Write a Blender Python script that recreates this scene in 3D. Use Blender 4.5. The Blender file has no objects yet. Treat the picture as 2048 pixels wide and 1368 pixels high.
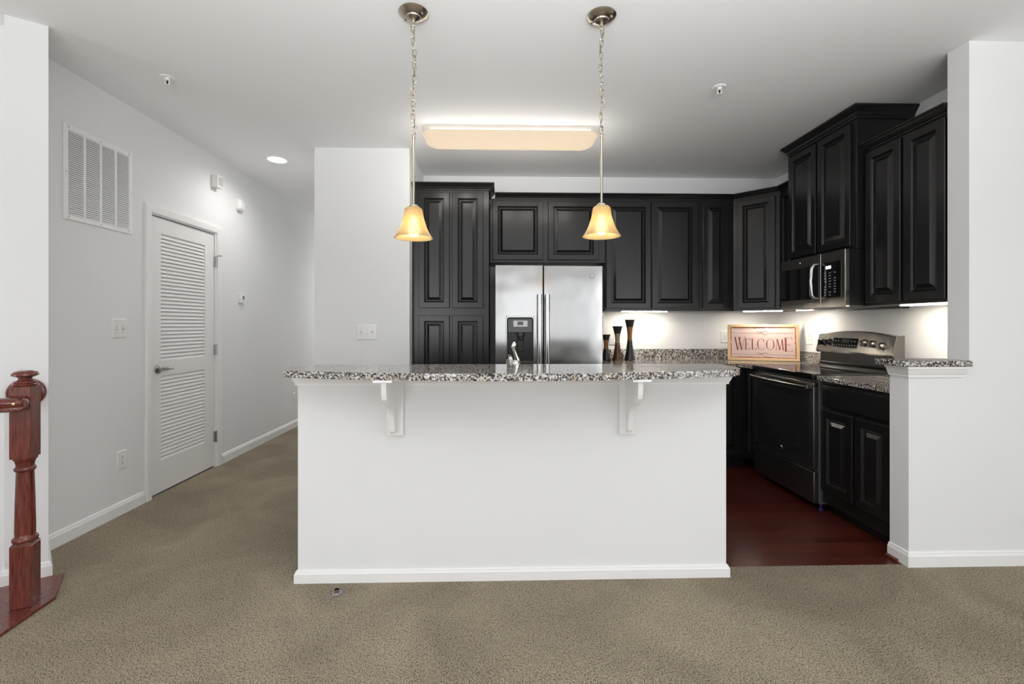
import bpy, bmesh, math, random
from mathutils import Vector, Matrix
random.seed(11)
S = bpy.context.scene
COL = S.collection

# ------------------------------------------------------------------ camera, world, light, exposure
PSI = math.atan(24 / 910.0)
cam_d = bpy.data.cameras.new('camera')
cam = bpy.data.objects.new('camera', cam_d)
COL.objects.link(cam)
cam.location = (0, 0, 1.262)
cam.rotation_euler = (math.pi / 2, 0, -PSI)
cam_d.sensor_fit = 'HORIZONTAL'
cam_d.sensor_width = 36.0
cam_d.lens = 910.0 / 2048.0 * 36.0
cam_d.shift_y = (648 - 684) / 2048.0
cam_d.clip_start = 0.05
S.camera = cam

w = bpy.data.worlds.new('world')
S.world = w
w.use_nodes = True
bg = w.node_tree.nodes['Background']
bg.inputs[0].default_value = (0.93, 0.97, 1.0, 1)
bg.inputs[1].default_value = 0.35

vs = S.view_settings
vs.view_transform = 'Standard'
vs.look = 'None'
vs.gamma = 1.0
vs.use_curve_mapping = False
vs.exposure = -0.19
S.cycles.max_bounces = 10
S.cycles.diffuse_bounces = 7
S.cycles.glossy_bounces = 5
S.cycles.transmission_bounces = 8
S.cycles.sample_clamp_indirect = 6.0
S.cycles.caustics_reflective = False
S.cycles.caustics_refractive = False

WIN = [(-1.9, 0.35, 1.5, 2.0), (0.55, 0.35, 1.6, 2.0), (2.05, 0.35, 1.2, 2.0), (3.38, 0.35, 1.1, 2.0)]   # x centre, sill, width, height
YF = -3.6


def area(name, loc, rot, sx, sy, power, col=(1, 1, 1), spread=math.pi):
    d = bpy.data.lights.new(name, 'AREA')
    d.shape = 'RECTANGLE'
    d.size, d.size_y = sx, sy
    d.energy = power
    d.color = col
    d.spread = spread
    o = bpy.data.objects.new(name, d)
    COL.objects.link(o)
    o.location = loc
    o.rotation_euler = rot
    return o


K_WIN, K_SIDE, K_UP, K_FL, K_HALL = 0.76, 0.85, 1.3, 2.0, 3.4
for i, (cx, sill, ww, hh) in enumerate(WIN):     # daylight at the unseen living room windows, the last window added for its light
    area('daylight_fill', (cx, YF - 0.14, sill + hh / 2), (math.pi / 2, 0, 0), ww, hh, (37, 9.0, 5.5, 31)[i] * ww * hh * K_WIN, (0.97, 0.985, 1.0))
# daylight added as fill at unseen side openings of the living room and stairwell
area('daylight_fill', (4.12, -0.6, 1.1), (0, math.pi / 2, 0), 2.0, 1.8, 40 * K_SIDE, (0.97, 0.985, 1.0))
area('daylight_fill', (-4.12, 0.2, 1.6), (0, -math.pi / 2, 0), 1.6, 1.4, 30 * K_SIDE, (0.97, 0.985, 1.0))
# added fill light behind the camera, bounced off the living room ceiling
area('bounce_fill', (0.2, -0.5, 1.55), (math.pi - 0.62, 0, 0), 3.0, 0.8, 60 * K_UP, (0.975, 0.985, 1.0), math.radians(104))


def lamp(name, parent, loc, power, col, radius=0.03, spot=None):
    """a lamp's own light, placed in the lamp's builder"""
    d = bpy.data.lights.new(name, 'SPOT' if spot else 'POINT')
    d.energy = power
    d.color = col
    d.shadow_soft_size = radius
    if spot:
        d.spot_size = spot
        d.spot_blend = 0.8
    o = bpy.data.objects.new(name, d)
    COL.objects.link(o)
    o.parent = parent
    o.location = loc
    return o


# ------------------------------------------------------------------ materials
def new_mat(name):
    m = bpy.data.materials.new(name)
    m.use_nodes = True
    nt = m.node_tree
    b = nt.nodes['Principled BSDF']
    return m, nt, b


def N(nt, t, **kw):
    n = nt.nodes.new(t)
    for k, v in kw.items():
        if k in n.inputs:
            n.inputs[k].default_value = v
        else:
            setattr(n, k, v)
    return n


def pmat(name, col, rough=0.5, metal=0.0, bump=None, coat=0.0, spec=0.5, emit=None, es=0.0, aniso=0.0):
    """principled with slight procedural variation; bump=(scale, strength, distance)"""
    m, nt, b = new_mat(name)
    b.inputs['Base Color'].default_value = (*col, 1)
    b.inputs['Roughness'].default_value = rough
    b.inputs['Metallic'].default_value = metal
    b.inputs['Specular IOR Level'].default_value = spec
    b.inputs['Coat Weight'].default_value = coat
    b.inputs['Coat Roughness'].default_value = 0.12
    if aniso:
        b.inputs['Anisotropic'].default_value = aniso
    if emit:
        b.inputs['Emission Color'].default_value = (*emit, 1)
        b.inputs['Emission Strength'].default_value = es
    if bump:
        tc = N(nt, 'ShaderNodeTexCoord')
        nz = N(nt, 'ShaderNodeTexNoise', Scale=bump[0], Detail=3.0)
        bp = N(nt, 'ShaderNodeBump', Strength=bump[1], Distance=bump[2])
        nt.links.new(tc.outputs['Object'], nz.inputs['Vector'])
        nt.links.new(nz.outputs['Fac'], bp.inputs['Height'])
        nt.links.new(bp.outputs['Normal'], b.inputs['Normal'])
    return m


def ramp(nt, stops, interp='LINEAR'):
    r = nt.nodes.new('ShaderNodeValToRGB')
    r.color_ramp.interpolation = interp
    el = r.color_ramp.elements
    while len(el) < len(stops):
        el.new(0.5)
    for e, (p, c) in zip(el, stops):
        e.position = p
        e.color = (*c, 1)
    return r


M = {}
M['wall'] = pmat('wall_paint', (0.782, 0.788, 0.794), 0.85, bump=(160, 0.08, 0.002))
M['ceil'] = pmat('ceiling_paint', (0.862, 0.868, 0.870), 0.9, bump=(120, 0.08, 0.002))
M['trim'] = pmat('trim_paint', (0.84, 0.84, 0.84), 0.35, bump=(30, 0.03, 0.002))
M['doorp'] = pmat('door_paint', (0.80, 0.80, 0.795), 0.4, bump=(40, 0.03, 0.002))
M['plastic'] = pmat('white_plastic', (0.80, 0.80, 0.79), 0.3, bump=(20, 0.02, 0.001))
M['ductshade'] = pmat('duct_shade_grey', (0.16, 0.16, 0.155), 0.8, bump=(20, 0.02, 0.001))
M['ovenglass'] = pmat('oven_glass', (0.016, 0.016, 0.017), 0.10, bump=(4, 0.01, 0.001))
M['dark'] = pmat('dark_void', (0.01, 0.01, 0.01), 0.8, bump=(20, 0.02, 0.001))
M['blackplastic'] = pmat('black_plastic', (0.012, 0.012, 0.012), 0.3, bump=(60, 0.02, 0.001))
M['blackglass'] = pmat('black_glass', (0.006, 0.006, 0.007), 0.04, coat=0.5, bump=(4, 0.01, 0.001))
M['greyscreen'] = pmat('grey_screen', (0.09, 0.095, 0.09), 0.25, bump=(60, 0.02, 0.001))
M['silver'] = pmat('silver_plastic', (0.50, 0.50, 0.50), 0.35, metal=0.4, bump=(60, 0.02, 0.001))
M['mark'] = pmat('pale_print', (0.42, 0.42, 0.42), 0.5, bump=(60, 0.02, 0.001))
M['chrome'] = pmat('chrome', (0.82, 0.81, 0.79), 0.08, metal=1.0, bump=(8, 0.02, 0.002))
M['hinge'] = pmat('satin_nickel', (0.42, 0.41, 0.40), 0.28, metal=1.0, bump=(80, 0.03, 0.001))
M['bluefoot'] = pmat('blue_tape', (0.02, 0.03, 0.12), 0.4, bump=(80, 0.1, 0.002))
M['digits'] = pmat('lit_digits', (0.9, 0.95, 1.0), 0.4, emit=(0.9, 0.97, 1.0), es=2.0, bump=(60, 0.02, 0.001))


def mk_cabinet():
    m, nt, b = new_mat('black_stained_wood')
    tc = N(nt, 'ShaderNodeTexCoord')
    mp = N(nt, 'ShaderNodeMapping')
    mp.inputs['Scale'].default_value = (40, 40, 4)
    nz = N(nt, 'ShaderNodeTexNoise', Scale=3.0, Detail=5.0)
    r = ramp(nt, [(0.3, (0.007, 0.0066, 0.0068)), (0.75, (0.014, 0.013, 0.0132))])
    bp = N(nt, 'ShaderNodeBump', Strength=0.05, Distance=0.0015)
    nt.links.new(tc.outputs['Object'], mp.inputs['Vector'])
    nt.links.new(mp.outputs['Vector'], nz.inputs['Vector'])
    nt.links.new(nz.outputs['Fac'], r.inputs['Fac'])
    nt.links.new(r.outputs['Color'], b.inputs['Base Color'])
    nt.links.new(nz.outputs['Fac'], bp.inputs['Height'])
    nt.links.new(bp.outputs['Normal'], b.inputs['Normal'])
    b.inputs['Roughness'].default_value = 0.29
    b.inputs['Specular IOR Level'].default_value = 0.44
    return m


def mk_granite():
    m, nt, b = new_mat('speckled_granite')
    tc = N(nt, 'ShaderNodeTexCoord')
    n1 = N(nt, 'ShaderNodeTexNoise', Scale=105.0, Detail=4.0, Roughness=0.62)
    r1 = ramp(nt, [(0.40, (0.012, 0.012, 0.013)), (0.455, (0.085, 0.08, 0.078)), (0.50, (0.28, 0.27, 0.26)),
                   (0.56, (0.54, 0.535, 0.525)), (0.66, (0.70, 0.695, 0.685))])
    n2 = N(nt, 'ShaderNodeTexNoise', Scale=55.0, Detail=2.0)
    r2 = ramp(nt, [(0.46, (0, 0, 0)), (0.62, (1, 1, 1))])
    mx = N(nt, 'ShaderNodeMix', data_type='RGBA', blend_type='MULTIPLY')
    mx.inputs['B'].default_value = (0.80, 0.68, 0.56, 1)
    nt.links.new(tc.outputs['Object'], n1.inputs['Vector'])
    nt.links.new(tc.outputs['Object'], n2.inputs['Vector'])
    nt.links.new(n1.outputs['Fac'], r1.inputs['Fac'])
    nt.links.new(n2.outputs['Fac'], r2.inputs['Fac'])
    nt.links.new(r1.outputs['Color'], mx.inputs['A'])
    nt.links.new(r2.outputs['Color'], mx.inputs['Factor'])
    nt.links.new(mx.outputs['Result'], b.inputs['Base Color'])
    b.inputs['Roughness'].default_value = 0.07
    b.inputs['Specular IOR Level'].default_value = 0.6
    return m


def mk_carpet():
    m, nt, b = new_mat('beige_carpet')
    L = nt.links.new
    tc = N(nt, 'ShaderNodeTexCoord')
    big = N(nt, 'ShaderNodeTexNoise', Scale=1.7, Detail=4.0, Roughness=0.55, Distortion=1.0)
    rb = ramp(nt, [(0.32, (0.84, 0.835, 0.83)), (0.68, (1.14, 1.14, 1.14))])
    wob = N(nt, 'ShaderNodeTexNoise', Scale=70.0, Detail=2.0)
    off = N(nt, 'ShaderNodeVectorMath', operation='MULTIPLY_ADD')
    off.inputs[1].default_value = (0.010, 0.010, 0.0)
    mp = N(nt, 'ShaderNodeMapping')
    mp.inputs['Scale'].default_value = (1.0, 0.66, 0.0)
    vo = N(nt, 'ShaderNodeTexVoronoi', Scale=225.0, voronoi_dimensions='2D', feature='SMOOTH_F1')
    vo.inputs['Smoothness'].default_value = 0.35
    fine = N(nt, 'ShaderNodeTexNoise', Scale=380.0, Detail=2.0)
    rc = ramp(nt, [(0.10, (0.475, 0.413, 0.318)), (0.38, (0.390, 0.333, 0.249)), (0.70, (0.20, 0.167, 0.120))])
    sub = N(nt, 'ShaderNodeMath', operation='MULTIPLY_ADD')
    sub.inputs[1].default_value = 0.30
    mx = N(nt, 'ShaderNodeMix', data_type='RGBA', blend_type='MULTIPLY')
    mx.inputs['Factor'].default_value = 1.0
    bp = N(nt, 'ShaderNodeBump', Strength=1.0, Distance=0.006)
    bp.invert = True
    for n in (big, wob, fine):
        L(tc.outputs['Object'], n.inputs['Vector'])
    L(wob.outputs['Color'], off.inputs[0])
    L(tc.outputs['Object'], off.inputs[2])
    L(off.outputs[0], mp.inputs['Vector'])
    L(mp.outputs['Vector'], vo.inputs['Vector'])
    L(fine.outputs['Fac'], sub.inputs[0])
    L(vo.outputs['Distance'], sub.inputs[2])
    mr = N(nt, 'ShaderNodeMath', operation='SUBTRACT')
    mr.inputs[1].default_value = 0.15
    L(sub.outputs[0], mr.inputs[0])
    L(mr.outputs[0], rc.inputs['Fac'])
    L(big.outputs['Fac'], rb.inputs['Fac'])
    L(rc.outputs['Color'], mx.inputs['A'])
    L(rb.outputs['Color'], mx.inputs['B'])
    L(mx.outputs['Result'], b.inputs['Base Color'])
    L(vo.outputs['Distance'], bp.inputs['Height'])
    L(bp.outputs['Normal'], b.inputs['Normal'])
    b.inputs['Roughness'].default_value = 1.0
    b.inputs['Specular IOR Level'].default_value = 0.05
    return m


def mk_planks():
    m, nt, b = new_mat('cherry_plank_floor')
    tc = N(nt, 'ShaderNodeTexCoord')
    br = N(nt, 'ShaderNodeTexBrick')
    br.offset = 0.37
    br.inputs['Color1'].default_value = (0.085, 0.0165, 0.0105, 1)
    br.inputs['Color2'].default_value = (0.050, 0.0100, 0.0062, 1)
    br.inputs['Mortar'].default_value = (0.12, 0.045, 0.032, 1)  # joints lighter than the boards, edge highlights put into the colour
    br.inputs['Scale'].default_value = 1.0
    br.inputs['Brick Width'].default_value = 0.9
    br.inputs['Row Height'].default_value = 0.083
    br.inputs['Mortar Size'].default_value = 0.0016
    mp = N(nt, 'ShaderNodeMapping')
    mp.inputs['Scale'].default_value = (3, 45, 1)
    nz = N(nt, 'ShaderNodeTexNoise', Scale=4.0, Detail=5.0)
    r = ramp(nt, [(0.25, (0.6, 0.6, 0.6)), (0.75, (1.45, 1.4, 1.35))])
    mx = N(nt, 'ShaderNodeMix', data_type='RGBA', blend_type='MULTIPLY')
    mx.inputs['Factor'].default_value = 1.0
    nt.links.new(tc.outputs['Object'], br.inputs['Vector'])
    nt.links.new(tc.outputs['Object'], mp.inputs['Vector'])
    nt.links.new(mp.outputs['Vector'], nz.inputs['Vector'])
    nt.links.new(nz.outputs['Fac'], r.inputs['Fac'])
    nt.links.new(br.outputs['Color'], mx.inputs['A'])
    nt.links.new(r.outputs['Color'], mx.inputs['B'])
    nt.links.new(mx.outputs['Result'], b.inputs['Base Color'])
    b.inputs['Roughness'].default_value = 0.28
    return m


def mk_mahogany():
    m, nt, b = new_mat('mahogany_stain')
    tc = N(nt, 'ShaderNodeTexCoord')
    mp = N(nt, 'ShaderNodeMapping')
    mp.inputs['Scale'].default_value = (28, 28, 3.0)
    nz = N(nt, 'ShaderNodeTexNoise', Scale=3.0, Detail=6.0, Distortion=1.0)
    r = ramp(nt, [(0.30, (0.070, 0.0125, 0.0085)), (0.55, (0.145, 0.030, 0.020)), (0.8, (0.22, 0.060, 0.038))])
    nt.links.new(tc.outputs['Object'], mp.inputs['Vector'])
    nt.links.new(mp.outputs['Vector'], nz.inputs['Vector'])
    nt.links.new(nz.outputs['Fac'], r.inputs['Fac'])
    nt.links.new(r.outputs['Color'], b.inputs['Base Color'])
    b.inputs['Roughness'].default_value = 0.24
    b.inputs['Coat Weight'].default_value = 0.25
    b.inputs['Coat Roughness'].default_value = 0.1
    return m


def mk_steel(name, col, rough, wavy, vertical=True):
    m, nt, b = new_mat(name)
    tc = N(nt, 'ShaderNodeTexCoord')
    mp = N(nt, 'ShaderNodeMapping')
    mp.inputs['Scale'].default_value = (260, 260, 2) if vertical else (2, 260, 260)
    nz = N(nt, 'ShaderNodeTexNoise', Scale=3.0, Detail=2.0)
    bp = N(nt, 'ShaderNodeBump', Strength=0.04, Distance=0.001)
    n2 = N(nt, 'ShaderNodeTexNoise', Scale=3.2, Detail=1.0)
    b2 = N(nt, 'ShaderNodeBump', Strength=wavy, Distance=0.02)
    nt.links.new(tc.outputs['Object'], mp.inputs['Vector'])
    nt.links.new(tc.outputs['Object'], n2.inputs['Vector'])
    nt.links.new(mp.outputs['Vector'], nz.inputs['Vector'])
    nt.links.new(nz.outputs['Fac'], bp.inputs['Height'])
    nt.links.new(n2.outputs['Fac'], b2.inputs['Height'])
    nt.links.new(b2.outputs['Normal'], bp.inputs['Normal'])
    nt.links.new(bp.outputs['Normal'], b.inputs['Normal'])
    b.inputs['Base Color'].default_value = (*col, 1)
    b.inputs['Metallic'].default_value = 1.0
    b.inputs['Roughness'].default_value = rough
    return m


def mk_shade():
    m, nt, b = new_mat('amber_frosted_glass')
    out = nt.nodes['Material Output']
    tc = N(nt, 'ShaderNodeTexCoord')
    nz = N(nt, 'ShaderNodeTexNoise', Scale=18.0, Detail=4.0)
    r = ramp(nt, [(0.35, (0.78, 0.60, 0.30)), (0.7, (0.86, 0.72, 0.45))])
    nt.links.new(tc.outputs['Object'], nz.inputs['Vector'])
    nt.links.new(nz.outputs['Fac'], r.inputs['Fac'])
    nt.links.new(r.outputs['Color'], b.inputs['Base Color'])
    b.inputs['Roughness'].default_value = 0.25
    tr = N(nt, 'ShaderNodeBsdfTranslucent')
    nt.links.new(r.outputs['Color'], tr.inputs['Color'])
    mx = N(nt, 'ShaderNodeMixShader')
    mx.inputs[0].default_value = 0.45
    nt.links.new(b.outputs[0], mx.inputs[1])
    nt.links.new(tr.outputs[0], mx.inputs[2])
    rf = N(nt, 'ShaderNodeBsdfRefraction')
    rf.inputs['Roughness'].default_value = 0.72
    rf.inputs['IOR'].default_value = 1.15
    rf.inputs['Color'].default_value = (0.97, 0.90, 0.74, 1)
    m2 = N(nt, 'ShaderNodeMixShader')
    m2.inputs[0].default_value = 0.30
    nt.links.new(mx.outputs[0], m2.inputs[1])
    nt.links.new(rf.outputs[0], m2.inputs[2])
    nt.links.new(m2.outputs[0], out.inputs['Surface'])
    return m


def mk_sign():
    m, nt, b = new_mat('distressed_pink_print')
    tc = N(nt, 'ShaderNodeTexCoord')
    sp = N(nt, 'ShaderNodeSeparateXYZ')
    nt.links.new(tc.outputs['Generated'], sp.inputs[0])

    def edge(sock, k):
        a = N(nt, 'ShaderNodeMath', operation='SUBTRACT')
        a.inputs[0].default_value = 1.0
        nt.links.new(sock, a.inputs[1])
        mn = N(nt, 'ShaderNodeMath', operation='MINIMUM')
        nt.links.new(sock, mn.inputs[0])
        nt.links.new(a.outputs[0], mn.inputs[1])
        ml = N(nt, 'ShaderNodeMath', operation='MULTIPLY')
        nt.links.new(mn.outputs[0], ml.inputs[0])
        ml.inputs[1].default_value = k
        return ml.outputs[0]
    ex = edge(sp.outputs['X'], 1.85)
    ez = edge(sp.outputs['Z'], 1.0)
    mn = N(nt, 'ShaderNodeMath', operation='MINIMUM')
    nt.links.new(ex, mn.inputs[0])
    nt.links.new(ez, mn.inputs[1])
    nz = N(nt, 'ShaderNodeTexNoise', Scale=55.0, Detail=5.0, Roughness=0.7)
    nt.links.new(tc.outputs['Object'], nz.inputs['Vector'])
    n2 = N(nt, 'ShaderNodeTexNoise', Scale=9.0, Detail=2.0)
    nt.links.new(tc.outputs['Object'], n2.inputs['Vector'])
    ad = N(nt, 'ShaderNodeMath', operation='MULTIPLY')
    nt.links.new(nz.outputs['Fac'], ad.inputs[0])
    nt.links.new(n2.outputs['Fac'], ad.inputs[1])
    sb = N(nt, 'ShaderNodeMath', operation='MULTIPLY')
    nt.links.new(ad.outputs[0], sb.inputs[0])
    sb.inputs[1].default_value = 0.115
    gt = N(nt, 'ShaderNodeMath', operation='GREATER_THAN')
    nt.links.new(mn.outputs[0], gt.inputs[0])
    nt.links.new(sb.outputs[0], gt.inputs[1])
    mx = N(nt, 'ShaderNodeMix', data_type='RGBA')
    mx.inputs['A'].default_value = (0.27, 0.045, 0.03, 1)
    mx.inputs['B'].default_value = (0.62, 0.46, 0.42, 1)
    nt.links.new(gt.outputs[0], mx.inputs['Factor'])
    nt.links.new(mx.outputs['Result'], b.inputs['Base Color'])
    b.inputs['Roughness'].default_value = 0.5
    return m


def mk_swirl():
    m, nt, b = new_mat('swirl_lacquer')
    tc = N(nt, 'ShaderNodeTexCoord')
    wv = N(nt, 'ShaderNodeTexWave', Scale=24.0, Distortion=5.0, Detail=1.0)
    wv.bands_direction = 'Z'
    wv.inputs['Detail Scale'].default_value = 0.6
    r = ramp(nt, [(0.72, (0.010, 0.008, 0.007)), (0.84, (0.34, 0.11, 0.025))])
    nt.links.new(tc.outputs['Object'], wv.inputs['Vector'])
    nt.links.new(wv.outputs['Fac'], r.inputs['Fac'])
    nt.links.new(r.outputs['Color'], b.inputs['Base Color'])
    b.inputs['Roughness'].default_value = 0.25
    return m


def mk_emit(name, col, s, base=None):
    m, nt, b = new_mat(name)
    b.inputs['Base Color'].default_value = (*(base or col), 1)
    b.inputs['Roughness'].default_value = 0.9
    b.inputs['Specular IOR Level'].default_value = 0.05
    tc = N(nt, 'ShaderNodeTexCoord')
    nz = N(nt, 'ShaderNodeTexNoise', Scale=6.0)
    mr = N(nt, 'ShaderNodeMapRange')
    mr.inputs['To Min'].default_value = s * 0.97
    mr.inputs['To Max'].default_value = s * 1.03
    nt.links.new(tc.outputs['Object'], nz.inputs['Vector'])
    nt.links.new(nz.outputs['Fac'], mr.inputs['Value'])
    nt.links.new(mr.outputs['Result'], b.inputs['Emission Strength'])
    b.inputs['Emission Color'].default_value = (*col, 1)
    return m


M['cab'] = mk_cabinet()
M['granite'] = mk_granite()
M['carpet'] = mk_carpet()
M['planks'] = mk_planks()
M['mahogany'] = mk_mahogany()
M['steel'] = mk_steel('brushed_steel', (0.47, 0.47, 0.47), 0.18, 0.45)
M['rangesteel'] = mk_steel('range_steel', (0.38, 0.36, 0.33), 0.24, 0.05, False)
M['darksteel'] = mk_steel('dark_steel', (0.20, 0.20, 0.205), 0.38, 0.05, False)
M['brushed'] = mk_steel('brushed_nickel', (0.52, 0.47, 0.39), 0.26, 0.02, False)
M['shade'] = mk_shade()
M['sign'] = mk_sign()
M['swirl'] = mk_swirl()
M['lens'] = mk_emit('fluorescent_lens', (1.0, 0.80, 0.585), 0.88, (0.10, 0.085, 0.065))
M['bulb'] = mk_emit('warm_bulb', (1.0, 0.90, 0.72), 34.0)
M['disc'] = mk_emit('downlight_disc', (1.0, 0.95, 0.88), 14.0)
M['strip'] = mk_emit('led_strip', (1.0, 0.91, 0.77), 105.0)
M['frameoak'] = pmat('pale_pine_frame', (0.66, 0.46, 0.25), 0.5, bump=(40, 0.1, 0.002))
M['letter'] = pmat('brown_red_ink', (0.20, 0.050, 0.032), 0.6, bump=(60, 0.05, 0.001))
M['vblack'] = pmat('vase_black', (0.012, 0.011, 0.010), 0.22, bump=(20, 0.02, 0.001))
M['vmatte'] = pmat('vase_matte_black', (0.014, 0.012, 0.011), 0.65, bump=(90, 0.1, 0.001))
M['vtan'] = pmat('vase_amber_band', (0.30, 0.13, 0.035), 0.5, bump=(90, 0.2, 0.002))
M['vsand'] = pmat('vase_sand_band', (0.36, 0.29, 0.18), 0.55, bump=(90, 0.2, 0.002))
M['brass'] = pmat('screw_brass', (0.55, 0.42, 0.22), 0.3, metal=0.8, bump=(60, 0.02, 0.001))


# ------------------------------------------------------------------ mesh builder
class MB:
    def __init__(self):
        self.v, self.f = [], []
        self.soft = False

    def add(self, vs, fs):
        o = len(self.v)
        self.v += [tuple(p) for p in vs]
        self.f += [tuple(i + o for i in f) for f in fs]
        return self

    def box(self, x0, x1, y0, y1, z0, z1, bev=0.0, seg=1):
        bm = bmesh.new()
        bmesh.ops.create_cube(bm, size=1.0)
        for v in bm.verts:
            v.co = Vector((x0 + (v.co.x + .5) * (x1 - x0), y0 + (v.co.y + .5) * (y1 - y0), z0 + (v.co.z + .5) * (z1 - z0)))
        if bev:
            bmesh.ops.bevel(bm, geom=list(bm.edges), offset=bev, segments=seg, affect='EDGES', profile=0.5)
        self.bm(bm)
        return self

    def bm(self, bm):
        bm.verts.index_update()
        self.add([v.co[:] for v in bm.verts], [[v.index for v in f.verts] for f in bm.faces])
        bm.free()

    def prism(self, poly, a0, a1, ax='z', bev=0.0, seg=2):
        def P(p, a):
            return {'z': (p[0], p[1], a), 'x': (a, p[0], p[1]), 'y': (p[0], a, p[1])}[ax]
        n = len(poly)
        vs = [P(p, a0) for p in poly] + [P(p, a1) for p in poly]
        fs = [list(range(n))[::-1], [i + n for i in range(n)]] + [[i, (i + 1) % n, (i + 1) % n + n, i + n] for i in range(n)]
        if not bev:
            return self.add(vs, fs)
        bm = bmesh.new()
        bv = [bm.verts.new(p) for p in vs]
        for f in fs:
            bm.faces.new([bv[i] for i in f])
        bm.edges.index_update()
        es = [e for e in bm.edges if (bv.index(e.verts[0]) < n) == (bv.index(e.verts[1]) < n)]
        bmesh.ops.bevel(bm, geom=es, offset=bev, segments=seg, affect='EDGES', profile=0.5)
        self.bm(bm)
        return self

    def lathe(self, prof, c=(0, 0, 0), n=32, mat=None):
        self.soft = True
        vs, fs = [], []
        mt = mat or Matrix.Identity(3)
        for r, z in prof:
            for i in range(n):
                a = 2 * math.pi * i / n
                p = mt @ Vector((r * math.cos(a), r * math.sin(a), z))
                vs.append((p.x + c[0], p.y + c[1], p.z + c[2]))
        for k in range(len(prof) - 1):
            for i in range(n):
                j = (i + 1) % n
                fs.append([k * n + i, k * n + j, (k + 1) * n + j, (k + 1) * n + i])
        if prof[0][0] > 1e-6:
            fs.append(list(range(n))[::-1])
        if prof[-1][0] > 1e-6:
            fs.append([(len(prof) - 1) * n + i for i in range(n)])
        return self.add(vs, fs)

    def shell(self, prof, c=(0, 0, 0), n=48):
        """closed profile revolved (no caps)"""
        self.soft = True
        vs, fs = [], []
        m = len(prof)
        for r, z in prof:
            for i in range(n):
                a = 2 * math.pi * i / n
                vs.append((r * math.cos(a) + c[0], r * math.sin(a) + c[1], z + c[2]))
        for k in range(m):
            k2 = (k + 1) % m
            for i in range(n):
                j = (i + 1) % n
                fs.append([k * n + i, k * n + j, k2 * n + j, k2 * n + i])
        return self.add(vs, fs)

    def tube(self, pts, r, n=12, closed=False, sx=1.0, up=None):
        self.soft = True
        pts = [Vector(p) for p in pts]
        m = len(pts)
        rs = r if isinstance(r, (list, tuple)) else [r] * m
        vs, fs = [], []
        prev = None
        for k, p in enumerate(pts):
            if closed:
                t = pts[(k + 1) % m] - pts[k - 1]
            else:
                t = pts[min(k + 1, m - 1)] - pts[max(k - 1, 0)]
            t.normalize()
            if prev is None:
                h = Vector(up) if up else (Vector((0, 0, 1)) if abs(t.z) < 0.9 else Vector((1, 0, 0)))
                u = (h - t * h.dot(t)).normalized()
            else:
                u = (prev - t * prev.dot(t)).normalized()
            prev = u
            w_ = t.cross(u)
            for i in range(n):
                a = 2 * math.pi * i / n
                q = p + u * (math.cos(a) * rs[k]) + w_ * (math.sin(a) * rs[k] * sx)
                vs.append(q[:])
        for k in range(m if closed else m - 1):
            k2 = (k + 1) % m
            for i in range(n):
                j = (i + 1) % n
                fs.append([k * n + i, k * n + j, k2 * n + j, k2 * n + i])
        if not closed:
            fs.append(list(range(n))[::-1])
            fs.append([(m - 1) * n + i for i in range(n)])
        return self.add(vs, fs)

    def sweep(self, path, prof, mp=None, closed=False):
        """prof points (outward offset, height); outward is to the right of the path"""
        mp = mp or (lambda u, v, w_: (u, v, w_))
        n, m = len(path), len(prof)
        nr = []
        cnt = n if closed else n - 1
        for i in range(cnt):
            a, b = path[i], path[(i + 1) % n]
            d = Vector((b[0] - a[0], b[1] - a[1])).normalized()
            nr.append(Vector((d.y, -d.x)))
        vs, fs = [], []
        for i in range(n):
            if closed:
                n1, n2 = nr[i - 1], nr[i]
            else:
                n1, n2 = nr[max(i - 1, 0)], nr[min(i, cnt - 1)]
            b = (n1 + n2)
            b = b / max(1e-6, b.dot(n1)) if b.length > 1e-6 else n1
            for o, z in prof:
                vs.append(mp(path[i][0] + b.x * o, path[i][1] + b.y * o, z))
        for i in range(cnt):
            i2 = (i + 1) % n
            for k in range(m):
                k2 = (k + 1) % m
                fs.append([i * m + k, i * m + k2, i2 * m + k2, i2 * m + k])
        if not closed:
            fs.append(list(range(m))[::-1])
            fs.append([(n - 1) * m + k for k in range(m)])
        return self.add(vs, fs)

    def rings(self, rs, cap0=True, cap1=True):
        n = len(rs[0])
        vs = [p for r in rs for p in r]
        fs = []
        for k in range(len(rs) - 1):
            for i in range(n):
                j = (i + 1) % n
                fs.append([k * n + i, k * n + j, (k + 1) * n + j, (k + 1) * n + i])
        if cap0:
            fs.append(list(range(n))[::-1])
        if cap1:
            fs.append([(len(rs) - 1) * n + i for i in range(n)])
        return self.add(vs, fs)

    def raised(self, x0, x1, z0, z1, y=0.0, t=0.02):
        """raised panel door front facing -y"""
        k = min(1.0, (x1 - x0) * 0.37 / 0.092, (z1 - z0) * 0.37 / 0.092)
        prof = [(0, 0), (0, -t + .003), (.003, -t), (.048, -t), (.050, -t + .005), (.0535, -t + .0035), (.057, -t + .009),
                (.0605, -t + .0080), (.063, -t + .0145), (.069, -t + .0145), (.090, -t + .004), (.092, -t + .002), (.094, -t + .002)]
        rs = []
        for o, yy in prof:
            o *= k
            rs.append([(x0 + o, y + yy, z0 + o), (x1 - o, y + yy, z0 + o), (x1 - o, y + yy, z1 - o), (x0 + o, y + yy, z1 - o)])
        return self.rings(rs)

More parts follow.
